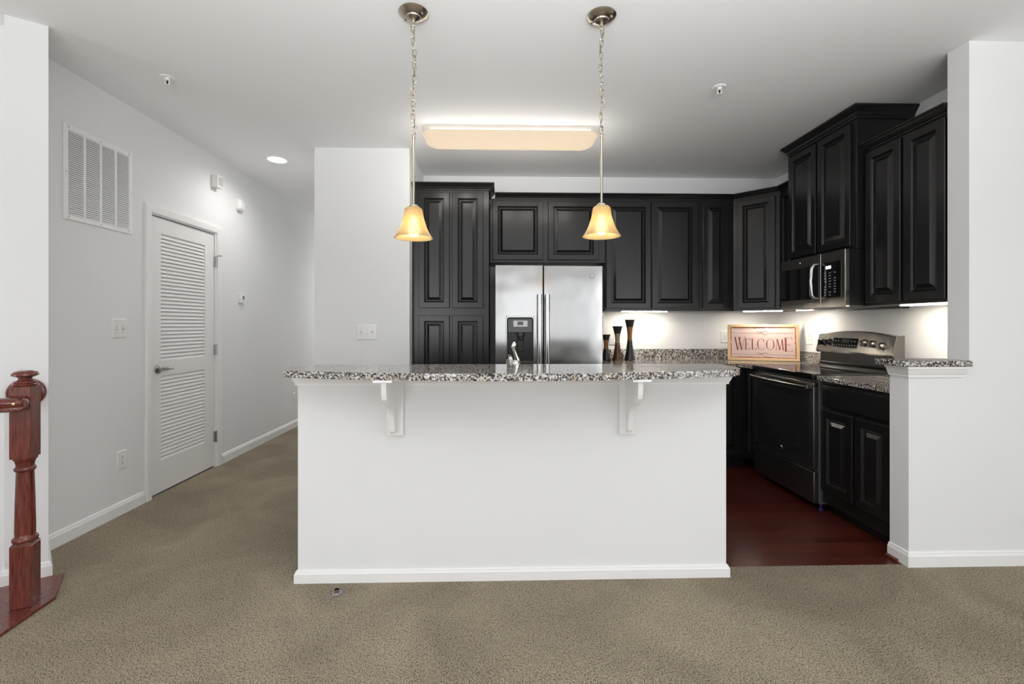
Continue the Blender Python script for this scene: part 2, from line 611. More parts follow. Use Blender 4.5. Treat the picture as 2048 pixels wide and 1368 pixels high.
    def build(self, name, mat, parent=None, angle=None, off=None):
        angle = angle or (0.6 if self.soft else 0.35)
        me = bpy.data.meshes.new(name)
        vs = self.v
        if off is not None:
            vs = [(p[0] - off[0], p[1] - off[1], p[2] - off[2]) for p in vs]
        me.from_pydata(vs, [], self.f)
        bm = bmesh.new()
        bm.from_mesh(me)
        bmesh.ops.recalc_face_normals(bm, faces=list(bm.faces))
        bm.to_mesh(me)
        bm.free()
        me.materials.append(mat)
        me.polygons.foreach_set('use_smooth', [True] * len(me.polygons))
        me.set_sharp_from_angle(angle=angle)
        me.update()
        o = bpy.data.objects.new(name, me)
        COL.objects.link(o)
        if parent is not None:
            o.parent = parent
        return o


def tag(o, label, cat, group=None):
    o['label'] = label
    o['category'] = cat
    if group:
        o['group'] = group
    return o


def thing(name, label, cat, loc=(0, 0, 0), rz=0.0, group=None, rx=0.0):
    o = bpy.data.objects.new(name, None)
    o.empty_display_size = 0.1
    COL.objects.link(o)
    o.location = loc
    o.rotation_euler = (rx, 0, rz)
    return tag(o, label, cat, group)


def struct(name, mb, mat, label=None, parent=None, angle=None):
    o = mb.build(name, mat, parent, angle)
    if parent is None:
        o['kind'] = 'structure'
        if label:
            o['label'] = label
    return o


def copy_tree(o, parent=None):
    c = o.copy()
    COL.objects.link(c)
    if parent is not None:
        c.parent = parent
    for ch in [x for x in bpy.data.objects if x.parent == o]:
        copy_tree(ch, c)
    return c


R90 = -math.pi / 2
H = 2.743

# ------------------------------------------------------------------ setting: floors, ceiling, walls
mb = MB().prism([(-4.0, YF), (4.0, YF), (4.0, 2.335), (-0.9, 2.335), (-0.9, 8.4), (-2.64, 8.4), (-2.64, 2.4), (-4.0, 2.4)], -0.06, 0.0)
struct('floor', mb, M['carpet'], 'beige cut pile carpet running past the island into the hall')
mb = MB().box(-0.9, 2.95, 2.335, 4.7, -0.06, -0.002)
struct('floor_kitchen', mb, M['planks'], 'dark cherry plank floor of the kitchen')
mb = MB().box(-4.1, 4.1, YF - 0.1, 8.5, H, H + 0.12)
struct('ceiling', mb, M['ceil'], 'flat white painted ceiling')

DY0, DY1, DZ = 3.338, 4.110, 2.062          # door opening in the left wall
mb = MB()
mb.box(-2.635, -2.515, 2.50, DY0, 0, H)
mb.box(-2.635, -2.515, DY1, 8.5, 0, H)
mb.box(-2.635, -2.515, DY0, DY1, DZ, H)
struct('wall_left', mb, M['wall'], 'long white side wall with the louvered closet door')
mb = MB().box(-0.765, 2.93, 4.567, 4.687, 0, H)
struct('wall_back', mb, M['wall'], 'kitchen back wall behind the cabinets')
mb = MB().box(2.81, 2.93, 2.43, 4.567, 0, H)
struct('wall_right', mb, M['wall'], 'kitchen side wall behind the range')
mb = MB().box(-1.556, -0.763, 3.86, 8.5, 0, H)
struct('wall_center', mb, M['wall'], 'white wall block between the hall and the pantry')
mb = MB().box(-2.635, -1.556, 8.4, 8.5, 0, H)
struct('wall_hall', mb, M['wall'], 'far end wall of the hall')
mb = MB().prism([(2.128, 0), (4.0, 0), (4.0, H), (2.452, H), (2.452, 1.041), (2.128, 1.041)], 2.315, 2.43, 'y')
struct('wall_divider', mb, M['wall'], 'white wall with low half wall beside the kitchen')
mb = MB().prism([(-2.247, 2.325), (-2.37, 2.24), (-2.452, 2.322), (-4.0, 2.322), (-4.0, 2.44), (-2.56, 2.62), (-2.532, 2.612)], 0, H)
struct('wall_stair', mb, M['wall'], 'angled white wall end by the stair post')
mb = MB().box(-0.987, 1.132, 2.25, 2.365, 0, 1.017)
struct('wall_island', mb, M['wall'], 'white knee wall under the granite bar')
# living room shell behind the camera
mb = MB()
xs = [-4.1]
for cx, sill, ww, hh in WIN:
    mb.box(xs[-1], cx - ww / 2, YF - 0.12, YF, 0, H)
    mb.box(cx - ww / 2, cx + ww / 2, YF - 0.12, YF, 0, sill)
    mb.box(cx - ww / 2, cx + ww / 2, YF - 0.12, YF, sill + hh, H)
    xs.append(cx + ww / 2)
mb.box(xs[-1], 4.1, YF - 0.12, YF, 0, H)
struct('wall_front', mb, M['wall'])
mb = MB()
mb.box(4.0, 4.1, YF, -1.5, 0, H).box(4.0, 4.1, 0.3, 2.43, 0, H).box(4.0, 4.1, -1.5, 0.3, 2.1, H)
struct('wall_living', mb, M['wall'])
mb = MB()
mb.box(-4.1, -4.0, YF, -0.5, 0, H).box(-4.1, -4.0, 0.9, 2.44, 0, H).box(-4.1, -4.0, -0.5, 0.9, 0, 0.8).box(-4.1, -4.0, -0.5, 0.9, 2.4, H)
struct('wall_stairwell', mb, M['wall'])
for i, (cx, sill, ww, hh) in enumerate(WIN):
    x0, x1, z0, z1 = cx - ww / 2, cx + ww / 2, sill, sill + hh
    f = MB()
    f.box(x0, x0 + .05, YF - .08, YF - .02, z0, z1).box(x1 - .05, x1, YF - .08, YF - .02, z0, z1)
    f.box(x0 + .05, x1 - .05, YF - .08, YF - .02, z0, z0 + .05).box(x0 + .05, x1 - .05, YF - .08, YF - .02, z1 - .05, z1)
    f.box(x0 + .05, x1 - .05, YF - .07, YF - .03, (z0 + z1) / 2 - .02, (z0 + z1) / 2 + .02)
    wo = struct('window_%d' % (i + 1), f, M['trim'])

# baseboards
BB = [(0, 0), (.014, 0), (.014, .062), (.0115, .068), (.0095, .072), (.0085, .080), (.004, .085), (0, .086)]


def bb(scale):
    return [(o, z * scale) for o, z in BB]


struct('baseboard_left', MB().sweep([(-2.515, 2.56), (-2.515, DY0 - .062)], bb(1.0))
       .sweep([(-2.515, DY1 + .062), (-2.515, 8.4)], bb(1.0)), M['trim'])
struct('baseboard_island', MB().sweep([(-0.987, 2.365), (-0.987, 2.25), (1.132, 2.25), (1.132, 2.365)], bb(0.70)), M['trim'])
struct('baseboard_divider', MB().sweep([(2.128, 2.43), (2.128, 2.315), (3.99, 2.315)], bb(0.89)), M['trim'])
struct('baseboard_stair', MB().sweep([(-2.452, 2.322), (-2.37, 2.24), (-2.247, 2.325), (-2.532, 2.605)], bb(0.97)), M['trim'])
struct('baseboard_hall', MB().sweep([(-1.556, 8.4), (-1.556, 3.86), (-0.763, 3.86), (-0.763, 3.95)], bb(1.0)), M['trim'])
# crown under the bar and under the half wall cap
CR = [(0, -.054), (.010, -.054), (.010, -.045), (.0135, -.040), (.019, -.026), (.023, -.013), (.029, -.010), (.030, 0), (0, 0)]
struct('trim_1', MB().sweep([(-0.987, 2.365), (-0.987, 2.25), (1.132, 2.25), (1.132, 2.365)], [(o, z + 1.0165) for o, z in CR]), M['trim'],
       'white cove molding under the granite bar')
struct('trim_2', MB().sweep([(2.128, 2.43), (2.128, 2.315), (2.424, 2.315)], [(o, z + 1.0405) for o, z in CR]), M['trim'],
       'white cove molding under the half wall cap')
# shoe molding by the half wall and wood landing edge at the stair
struct('trim_3', MB().tube([(2.108, 2.36, 0.006), (2.108, 2.425, 0.006)], 0.010, 10), M['mahogany'], 'short cherry shoe molding by the half wall')
struct('trim_4', MB().prism([(-2.19, 2.345), (-2.037, 2.143), (-2.012, 1.885), (-1.985, 1.45), (-2.55, 1.45), (-2.55, 2.30), (-2.36, 2.255)], -0.01, 0.012, bev=.004),
       M['mahogany'], 'dark cherry landing edge board under the stair post')

# ------------------------------------------------------------------ closet door in the left wall
d = bpy.data.objects.new('door_1', None)
COL.objects.link(d)
d.location = (-2.515, 0, 0)
d['kind'] = 'structure'
d['label'] = 'white louvered closet door with lever handle'
fx = -0.012          # door face, recessed slightly from the wall plane
y0, y1, z0, z1 = 3.360, 4.086, 0.012, 2.050
ly0, ly1 = 3.459, 3.968
up0, up1, lo0, lo1 = 0.986, 1.936, 0.246, 0.874
s = MB()
s.box(fx - .035, fx, y0, ly0, z0, z1).box(fx - .035, fx, ly1, y1, z0, z1)
for a, b_ in ((z0, lo0), (lo1, up0), (up1, z1)):
    s.box(fx - .035, fx, ly0, ly1, a, b_)
slab = s.build('door_slab', M['doorp'], d)
for a, b_ in ((lo0, lo1), (up0, up1)):
    n = round((b_ - a) / 0.0287)
    st = (b_ - a) / n
    lv = MB()
    for i in range(n):
        zc = a + (i + .5) * st
        # slat tilts: room side low
        lv.prism([(fx - .003, zc - st * .62), (fx - .003, zc - st * .62 + .006), (fx - .017, zc + st * .60), (fx - .017, zc + st * .60 - .006)][::1], ly0, ly1, 'y')
    lv.build('louver_panel', M['doorp'], d)
j = MB()
j.box(-.11, .0, DY0, y0 - .004, 0, DZ).box(-.11, .0, y1 + .004, DY1, 0, DZ).box(-.11, .0, y0 - .004, y1 + .004, z1 + .008, DZ)
j.box(-.062, -.049, y0 - .004, y1 + .004, z1 - .02, z1 + .008)
j.build('jamb', M['trim'], d)
MB().box(-.118, -.112, y0 - .02, y1 + .02, 0.0, z1).build('closet_shade_sheet', M['dark'], d)  # dark sheet whose colour stands for the shade inside the closet
CS = [(0, 0), (0, .010), (.006, .013), (.020, .015), (.040, .018), (.052, .018), (.057, .012), (.057, 0)]
MB().sweep([(DY1 - .006, 0), (DY1 - .006, DZ + .006), (DY0 + .006, DZ + .006), (DY0 + .006, 0)][::1], CS,
           lambda u, v, w_: (w_, u, v)).build('casing', M['trim'], d)
for zc in (1.812, 1.034, .268):
    hg = MB().tube([(.004, y1 + .010, zc - .048), (.004, y1 + .010, zc + .048)], .0065, 10)
    hg.box(fx, .0015, y1 - .004, y1 + .012, zc - .045, zc + .045)
    ho = hg.build('hinge', M['hinge'], d)
    if zc > 1.5:
        MB().tube([(.004, y1 + .010, zc + .050), (.03, y1 + .016, zc + .053), (.045, y1 + .022, zc + .053)], [.004, .004, .006], 8).build('hinge_stop', M['hinge'], d)
RX = Matrix.Rotation(math.pi / 2, 3, 'Y')
hd = MB().lathe([(.0, 0), (.033, 0), (.033, .006), (.026, .012), (.014, .016), (.012, .045), (.010, .050), (0, .050)], (fx, 3.428, .928), 24, RX)
hd.tube([(fx + .045, 3.420, .928), (fx + .047, 3.455, .930), (fx + .047, 3.475, .929), (fx + .046, 3.485, .928), (fx + .045, 3.51, .926), (fx + .044, 3.525, .926), (fx + .043, 3.538, .925)],
        [.012, .012, .011, .007, .007, .009, .003], 12)
hd.build('lever_handle', M['hinge'], d)
MB().box(fx - .028, fx - .001, y0 - .003, y0 - .0005, .895, .960).build('latch_plate', M['hinge'], d)

# ------------------------------------------------------------------ granite bar, half wall cap, worktops
front = []
for i in range(25):
    x = -0.975 + (1.105 + 0.975) * i / 24
    front.append((x, 1.945 + 0.160 * ((x - 0.075) / 1.05) ** 2))
outline = front + [(1.135, 2.125), (1.158, 2.165), (1.172, 2.23), (1.180, 2.305), (1.178, 2.38), (1.160, 2.42)] + \
    [(-1.030, 2.425), (-1.040, 2.38), (-1.038, 2.30), (-1.030, 2.235), (-1.018, 2.175), (-1.000, 2.130)]
bar = MB().prism(outline, 1.017, 1.049, 'z', bev=.005).build('bar_countertop', M['granite'])
tag(bar, 'long speckled granite bar top with bowed front edge on the white knee wall', 'countertop')
cap = MB().prism([(2.092, 2.283), (2.437, 2.283), (2.437, 2.314), (2.4505, 2.314), (2.4505, 2.462), (2.072, 2.462), (2.072, 2.302), (2.077, 2.290)], 1.041, 1.072, 'z', bev=.005).build('ledge_countertop', M['granite'])
cap['kind'] = 'thing'
tag(cap, 'small speckled granite cap on top of the low half wall', 'countertop')

mb = MB().prism([(0.90, 3.912), (2.105, 3.912), (2.125, 3.892), (2.125, 3.742), (2.81, 3.742), (2.81, 4.567), (0.90, 4.567)], 0.884, 0.914, 'z', bev=.004)
tag(mb.build('corner_countertop', M['granite']), 'L-shaped granite worktop in the kitchen corner under the vases and sign', 'countertop')
mb = MB().box(2.125, 2.81, 2.432, 3.0, 0.884, 0.914, .004, 2)
tag(mb.build('side_countertop', M['granite']), 'short granite worktop between the range and the low half wall', 'countertop')
mb = MB().prism([(0.90, 4.566), (0.90, 4.547), (2.79, 4.547), (2.79, 3.742), (2.809, 3.742), (2.809, 4.566)], 0.9145, 1.01, 'z')
tag(mb.build('granite_backsplash', M['granite']), 'low granite backsplash strip behind the vases and the sign', 'backsplash')
mb = MB().box(-0.987, 1.132, 2.366, 3.02, 0.884, 0.914, .004, 2)
tag(mb.build('sink_countertop', M['granite']), 'granite worktop on the kitchen side of the island behind the bar', 'countertop')

# ------------------------------------------------------------------ corbels under the bar


def corbel(x, label):
    t = thing('corbel', label, 'bracket', (x, 2.2495, 0.720), 0, 'white scroll corbels under the bar')
    MB().box(-.040, .040, -.026, 0, 0, .296, .002).build('back_plate', M['trim'], t)
    prof = []
    # S profile of the web in (y, z): out at the top, in at the bottom
    pts = [(-.026, .285), (-.236, .285), (-.238, .262), (-.236, .232), (-.226, .205), (-.205, .184), (-.172, .170), (-.140, .158), (-.112, .136),
           (-.094, .108), (-.085, .078), (-.080, .052), (-.074, .030), (-.060, .016), (-.044, .014), (-.026, .020)]
    MB().prism(pts, -.011, .011, 'x').build('scroll_web', M['trim'], t)
    MB().box(-.042, .042, -.262, -.026, .285, .2965, .002).build('top_plate', M['trim'], t)
    return t


corbel(-0.511, 'white scroll corbel under the bar beneath the pantry side')
corbel(0.627, 'white scroll corbel under the bar beneath the vases')

# ------------------------------------------------------------------ cabinets


def cabinet(name, label, cat, loc, rz, wd, dp, z0, z1, doors, group=None, toe=0.0, crown=None, drawers=(), extra=None):
    """local frame: x across the front, front face at y=0 facing -y, depth to +y"""
    t = thing(name, label, cat, (loc[0], loc[1], 0), rz, group)
    b = MB()
    b.box(0, wd, 0, dp, z0 + toe, z1, .0015)
    if toe:
        b.box(0, wd, .06, dp, z0, z0 + toe)
    b.build('carcass', M['cab'], t)
    for (a, c, e, f) in doors:
        MB().raised(a, c, e, f).build('door_panel', M['cab'], t)
    for (a, c, e, f) in drawers:
        k = MB()
        rs = []
        for o, yy in ((0, 0), (0, -.014), (.006, -.019), (.010, -.020), (.012, -.020)):
            rs.append([(a + o, yy, e + o), (c - o, yy, e + o), (c - o, yy, f - o), (a + o, yy, f - o)])
        k.rings(rs)
        k.build('drawer_front', M['cab'], t)
    if crown:
        MB().sweep(crown[0], [(o, z) for o, z in crown[1]]).build('crown', M['cab'], t)
    return t


def crownp(zb, h=.060, k=1.0):
    p = [(-.004, 0), (.010, 0), (.010, .012), (.016, .016), (.022, .028), (.034, .038), (.040, .046), (.048, .050), (.048, .060), (-.004, .060)]
    return [(o * k, zb + z * h / .060) for o, z in p]


G1 = 'black raised panel wall cabinets'
G2 = 'black raised panel base cabinets'
PF = 3.97
cabinet('pantry_cabinet', 'tall black pantry cabinet with four doors beside the refrigerator', 'cabinet', (-0.757, PF), 0, 0.660, 0.592, 0, 2.425,
        [(.054, .320, 1.401, 2.400), (.343, .610, 1.401, 2.400), (.054, .320, .12, 1.336), (.343, .610, .12, 1.336)], None, .09,
        ([(0, 0), (.660, 0), (.660, .30)], crownp(2.424)))
UF = 4.237
UD = 0.325
cabinet('wall_cabinet', 'black wall cabinet with two short doors above the refrigerator', 'cabinet', (-0.092, UF), 0, 1.075, UD, 1.834, 2.430,
        [(.024, .492, 1.858, 2.404), (.540, 1.014, 1.858, 2.404)], G1)
cabinet('wall_cabinet', 'black wall cabinet with two tall doors above the dark vases', 'cabinet', (0.985, UF), 0, 0.890, UD, 1.385, 2.430,
        [(.006, .424, 1.408, 2.404), (.436, .866, 1.408, 2.404)], G1)
cabinet('wall_cabinet', 'narrow single door black wall cabinet beside the corner cabinet', 'cabinet', (1.877, UF), 0, 0.318, UD, 1.385, 2.430,
        [(.025, .270, 1.408, 2.404)], G1)
# diagonal corner cabinet
XF = 2.48
t = thing('corner_wall_cabinet', 'black corner wall cabinet with angled door above the framed sign', 'cabinet', (2.2, UF, 0), 0, G1)
MB().prism([(0, 0), (.28, -.28), (.608, -.28), (.608, .328), (0, .328)], 1.385, 2.430, 'z').build('carcass', M['cab'], t)
dd = MB().raised(.040, .356, 1.408, 2.404)
ca, sa = math.cos(-math.pi / 4), math.sin(-math.pi / 4)
dd.v = [(p[0] * ca - p[1] * sa, p[0] * sa + p[1] * ca, p[2]) for p in dd.v]
dd.build('door_panel', M['cab'], t)
# small one between the corner and the microwave (faces -x)
cabinet('wall_cabinet', 'slim black wall cabinet squeezed between corner cabinet and microwave', 'cabinet', (XF, 3.955), R90, 0.215, 0.328, 1.385, 2.430,
        [(.012, .200, 1.408, 2.404)], G1)
MX = 2.42
cabinet('wall_cabinet', 'raised black wall cabinet with crown touching the ceiling above the microwave', 'cabinet', (MX, 3.738), R90, 0.716, 0.388, 1.776, 2.668,
        [(.008, .334, 1.800, 2.640), (.354, .676, 1.800, 2.640)], G1, 0,
        ([(0, .39), (0, 0), (.716, 0), (.716, .39)], crownp(2.655, .082)))
cabinet('wall_cabinet', 'black wall cabinet with two tall doors beside the white column', 'cabinet', (XF, 3.020), R90, 0.587, 0.328, 1.385, 2.430,
        [(.014, .284, 1.404, 2.410), (.304, .566, 1.404, 2.410)], G1)
cm = MB().sweep([(-0.046, UF), (2.2, UF), (XF, UF - .28), (XF, 3.742)], crownp(2.426, .050))
tag(cm.build('crown_strip', M['cab']), 'long black crown molding along the back wall cabinets', 'molding')
cm = MB().sweep([(XF, 3.018), (XF, 2.434)], crownp(2.426, .052))
tag(cm.build('crown_strip', M['cab']), 'short black crown molding on the wall cabinet beside the white column', 'molding')

BF = 3.935
cabinet('base_cabinet', 'black base cabinet on the back wall beneath the vases', 'cabinet', (0.92, BF), 0, 0.70, 0.63, 0, 0.884,
        [(.02, .34, .12, .70), (.36, .68, .12, .70)], G2, .09, None, [(.02, .68, .72, .865)])
cabinet('base_cabinet', 'black base cabinet in the far corner beyond the range', 'cabinet', (1.622, BF), 0, 0.545, 0.63, 0, 0.884,
        [(.02, .490, .12, .865)], G2, .09)
cabinet('base_cabinet', 'black corner base cabinet door facing the range side', 'cabinet', (2.168, 3.933), R90, 0.190, 0.64, 0, 0.884,
        [(.022, .180, .12, .865)], G2, .09)
cabinet('base_cabinet', 'black base cabinet with drawer front and two doors between range and half wall', 'cabinet', (2.168, 3.0), R90, 0.566, 0.64, 0, 0.884,
        [(.010, .276, .155, .690), (.296, .548, .155, .690)], G2, .07, None, [(.010, .548, .715, .862)])
cabinet('island_cabinet', 'black base cabinet on the kitchen side of the island', 'cabinet', (1.125, 2.985), math.pi, 2.10, 0.615, 0, 0.884,
        [(.03, .50, .12, .865), (.53, 1.03, .12, .865), (1.06, 1.56, .12, .865), (1.59, 2.07, .12, .865)], G2, .09)

# ------------------------------------------------------------------ refrigerator
t = thing('refrigerator', 'stainless side by side refrigerator with black water dispenser', 'refrigerator', (0, 3.86, 0))
MB().box(-.036, .876, .062, .69, .02, 1.752, .004).build('casing', M['greyscreen'], t)
X0, X1, Z0, Z1 = .052, .290, .915, 1.327
ld = MB()
ld.box(-.038, X0, 0, .055, .05, 1.76).box(X1, .361, 0, .055, .05, 1.76).box(X0, X1, 0, .055, .05, Z0).box(X0, X1, 0, .055, Z1, 1.76)
lo_ = ld.build('freezer_door', M['steel'], t)
rd = MB().box(.373, .878, 0, .055, .05, 1.76, .006, 2).build('fridge_door', M['steel'], t)


def fridge_handle(x, par):
    h = MB()
    h.tube([(x, -.050, 1.513), (x, -.050, .565)], .019, 16, sx=.60, up=(1, 0, 0))
    for zz in (1.46, .62):
        h.box(x - .010, x + .010, -.045, .001, zz - .025, zz + .025, .003)
    h.build('handle', M['steel'], par)


fridge_handle(.333, lo_)
fridge_handle(.400, rd)
# dispenser
dp = MB()
seg = []


def rrect(x0, x1, z0, z1, r, y, n=5):
    out = []
    for cx, cz, a0 in ((x1 - r, z1 - r, 0), (x0 + r, z1 - r, 90), (x0 + r, z0 + r, 180), (x1 - r, z0 + r, 270)):
        for i in range(n + 1):
            a = math.radians(a0 + 90 * i / n)
            out.append((cx + r * math.cos(a), y, cz + r * math.sin(a)))
    return out


o1 = rrect(X0 - .006, X1 + .006, Z0 - .006, Z1 + .004, .030, -.002)
o2 = rrect(X0 - .004, X1 + .004, Z0 - .004, Z1 + .002, .030, -.010)
i1 = rrect(X0 + .006, X1 - .006, Z0 + .012, Z1 - .008, .022, -.010)
i2 = rrect(X0 + .009, X1 - .009, Z0 + .016, Z1 - .012, .020, .045)
dp.rings([o1, o2, i1, i2], False, False)
do = dp.build('dispenser_frame', M['steel'], t, 0.6)
MB().box(X0 + .008, X1 - .008, .044, .054, Z0 + .01, Z1 - .01).build('dispenser_recess', M['blackplastic'], t)
cp = MB().box(X0 + .014, X1 - .014, .004, .044, 1.190, Z1 - .020, .003).build('control_panel', M['greyscreen'], t)
MB().box(.112, .236, -.001, .0045, 1.237, 1.292, .002).build('keypad', M['silver'], cp)
MB().box(.148, .196, -.003, -.0005, 1.252, 1.282).build('screen', M['blackglass'], cp)
MB().lathe([(0, 0), (.034, 0), (.034, -.028), (.028, -.030), (.026, -.06), (0, -.06)], (.176, .020, 1.190), 20).build('ice_chute', M['blackplastic'], t)
MB().box(.148, .204, .026, .034, 1.025, 1.125, .004).build('paddle', M['blackplastic'], t)
MB().box(X0 + .012, X1 - .012, .004, .044, Z0 + .016, Z0 + .028, .002).build('drip_tray', M['greyscreen'], t)
bd = MB().lathe([(0, -.004), (.018, -.004), (.021, 0), (.021, .002), (0, .002)], (.786, 0, 1.671), 24, Matrix.Rotation(-math.pi / 2, 3, 'X'))
bd.build('round_badge', M['hinge'], t)
sc = MB().tube([(.786 + .012 * math.cos(a), -.0035, 1.671 + .012 * math.sin(a)) for a in [i * math.pi / 9 for i in range(18)]], .0016, 6, True)
sc.tube([(.779, -.0045, 1.664), (.782, -.0045, 1.676), (.788, -.0045, 1.674), (.784, -.0045, 1.667), (.792, -.0045, 1.667), (.793, -.0045, 1.677)], .0012, 6)
sc.build('badge_script', M['chrome'], t)
MB().box(-.036, .876, .01, .06, .02, .048).build('kick_grille', M['blackplastic'], t)

# ------------------------------------------------------------------ range (faces -x): local x from far to near, y depth
t = thing('kitchen_range', 'stainless and black electric range with back control panel', 'range', (2.15, 3.737, 0), R90)
RW = .730
MB().box(0.004, RW - .004, 0.0, .575, .045, .885, .003).build('oven_body', M['greyscreen'], t)
MB().box(-.002, RW + .002, -.050, .545, .885, .925, .006, 2).build('glass_cooktop', M['blackglass'], t)
dr = MB().box(.008, RW - .008, -.034, -.002, .262 - .215, .262, .006, 2).build('storage_drawer', M['darksteel'], t)
od = MB().box(.008, RW - .008, -.036, -.002, .285, .838, .006, 2).build('oven_door', M['darksteel'], t)
MB().box(.008, RW - .008, -.036, -.002, .839, .866, .004, 2).build('top_band', M['rangesteel'], od)
og = MB().box(.045, RW - .045, -.0385, -.034, .335, .792, .001).build('door_glass', M['ovenglass'], od)
iw = MB()
iw.box(.13, .14, -.0392, -.038, .40, .735).box(RW - .14, RW - .13, -.0392, -.038, .40, .735).box(.14, RW - .14, -.0392, -.038, .40, .407).box(.14, RW - .14, -.0392, -.038, .728, .735)
iw.build('inner_window_frame', M['blackplastic'], od)
hp = []
for i in range(13):
    u = i / 12
    hp.append((.022 + u * (RW - .044), -.072 - .018 * math.sin(math.pi * u), .835))
hb = MB().tube(hp, .0135, 14)
hb.box(.016, .040, -.075, -.034, .822, .848, .004).box(RW - .040, RW - .016, -.075, -.034, .822, .848, .004)
hb.build('handle', M['rangesteel'], od)
bd = MB().lathe([(0, .004), (.014, .004), (.017, .001), (.017, 0), (0, 0)], (.372, -.0385, .338), 20, Matrix.Rotation(math.pi / 2, 3, 'X'))
bd.build('round_badge', M['chrome'], od)
rz = MB().prism([(.500, .925), (.506, .938), (.518, .945), (.510, .952), (.522, .960), (.525, 1.060), (.575, 1.060), (.575, .925)], .010, RW - .010, 'x')
rz.build('backguard_riser', M['blackplastic'], t)
# tilted steel control panel with arched top
pr = []
for i in range(25):
    u = i / 24
    x = u * RW
    zt = 1.172 + .036 * (1 - (2 * u - 1) ** 2)
    pr.append([(x, .500, 1.050), (x, .528, zt - .004), (x, .534, zt), (x, .578, zt), (x, .578, 1.036), (x, .512, 1.036)])
cp = MB().rings(pr).build('control_panel', M['rangesteel'], t)
for xx in (-.008, RW):
    MB().prism([(.494, 1.044), (.526, 1.176), (.582, 1.184), (.582, 1.030), (.508, 1.030)], xx, xx + .008, 'x', bev=.002).build('end_cap', M['rangesteel'], t)


def onpanel(z):        # y of the sloping panel face at height z
    return .500 + (z - 1.050) * .028 / .122


def panel_plate(x0, x1, za, zb, th):
    m_ = MB()
    a, b_ = onpanel(za), onpanel(zb)
    m_.prism([(a + .002, za), (a - th, za), (b_ - th, zb), (b_ + .002, zb)], x0, x1, 'x')
    return m_


panel_plate(.165, .425, 1.078, 1.158, .004).build('display_bezel', M['chrome'], cp)
panel_plate(.172, .418, 1.083, 1.153, .006).build('display', M['blackglass'], cp)
panel_plate(.262, .335, 1.120, 1.148, .0068).build('clock_window', M['dark'], cp)
for i in range(9):
    x = .185 + i * .026
    z = 1.098
    y = onpanel(z) - .0064
    MB().box(x, x + .009, y - .0006, y + .001, z - .003, z + .003).build('button', M['mark'], cp)
for x in (.190, .222, .355, .385):
    z = 1.130
    y = onpanel(z) - .0064
    MB().box(x, x + .010, y - .0006, y + .001, z - .003, z + .003).build('button', M['mark'], cp)
for x, z, mm in ((.048, 1.118, 'blackplastic'), (.118, 1.122, 'blackplastic'), (.478, 1.126, 'rangesteel'), (.552, 1.120, 'rangesteel'), (.632, 1.108, 'rangesteel')):
    rt = Matrix.Rotation(math.pi / 2 + .22, 3, 'X')
    k = MB().lathe([(0, 0), (.026, 0), (.026, .010), (.022, .014), (.020, .022), (0, .022)], (x, onpanel(z), z), 24, rt)
    g = MB().box(-.0065, .0065, -.022, .022, .018, .040, .003)
    g.v = [tuple(rt @ Vector(p) + Vector((x, onpanel(z), z))) for p in g.v]
    k.add(g.v, g.f)
    k.build('knob', M[mm], cp)
for x in (.03, RW - .03):
    for y in (.03, .54):
        f_ = MB().lathe([(0, -.002), (.016, -.002), (.016, .010), (.008, .014), (.008, .046), (0, .046)], (x, y, 0), 12)
        f_.build('leveling_foot', M['bluefoot'] if (x > .3 and y < .1) else M['blackplastic'], t)

# ------------------------------------------------------------------ over the range microwave
t = thing('microwave', 'stainless over the range microwave with black window', 'microwave', (2.343, 3.736, 0), R90)
MW = .706
B0, B1 = 1.378, 1.7745
MB().box(0, MW, .028, .466, B0 + .006, B1, .002).build('casing', M['blackplastic'], t)
fd = MB().box(.0, .470, 0, .027, B0, B1, .003).build('door', M['rangesteel'], t)
MB().box(.014, .452, -.003, .001, B0 + .068, B1 - .078, .001).build('window_glass', M['blackglass'], fd)
hp = [(.452, -.004, 1.700), (.450, -.036, 1.695), (.446, -.050, 1.670), (.444, -.056, 1.575), (.446, -.050, 1.475), (.450, -.036, 1.452), (.452, -.004, 1.447)]
MB().tube(hp, [.012, .013, .013, .013, .013, .013, .012], 12).build('handle', M['steel'], fd)
MB().lathe([(0, .003), (.009, .003), (.011, 0), (0, 0)], (.236, 0, 1.735), 16, Matrix.Rotation(math.pi / 2, 3, 'X')).build('round_badge', M['chrome'], fd)
ps = MB().box(.472, MW, 0, .027, B0, B1, .003).box(MW - .006, MW + .002, .001, .030, B0, B1, .003, 2).build('control_side', M['rangesteel'], t)
kp = MB().box(.478, .672, -.003, .001, B0 + .070, B1 - .072, .001).build('keypad', M['blackglass'], ps)
for r_ in range(9):
    for c_ in range(3):
        if (r_ * 3 + c_) % 7 == 5:
            continue
        x = .520 + c_ * .048
        z = 1.625 - r_ * .0195
        MB().box(x - .009, x + .009, -.0038, -.0028, z - .0028, z + .0028).build('button', M['mark'], ps)
fc = bpy.data.curves.new('clock_digits', 'FONT')
fc.body = '0:00'
fc.size = .030
fc.extrude = .0006
fc.offset = .0012
tmp = bpy.data.objects.new('clock_text', fc)
COL.objects.link(tmp)
bpy.context.view_layer.update()
tm = bpy.data.meshes.new_from_object(tmp.evaluated_get(bpy.context.evaluated_depsgraph_get()))
bpy.data.objects.remove(tmp)
fo = bpy.data.objects.new('clock_digits', tm)
COL.objects.link(fo)
tm.materials.clear()
tm.materials.append(M['digits'])
fo.parent = ps
fo.location = (.528, -.0042, 1.655)
fo.rotation_euler = (math.pi / 2, 0, 0)
vt = MB()
for i in range(6):
    vt.box(.10 + i * .085, .165 + i * .085, .08, .40, B0 + .001, B0 + .006)
vt.build('grease_filter', M['greyscreen'], t)
MB().box(.06, MW - .02, .42, .466, B0 - .008, B0 + .006).build('rear_baffle', M['blackplastic'], t)

# ------------------------------------------------------------------ under cabinet lights


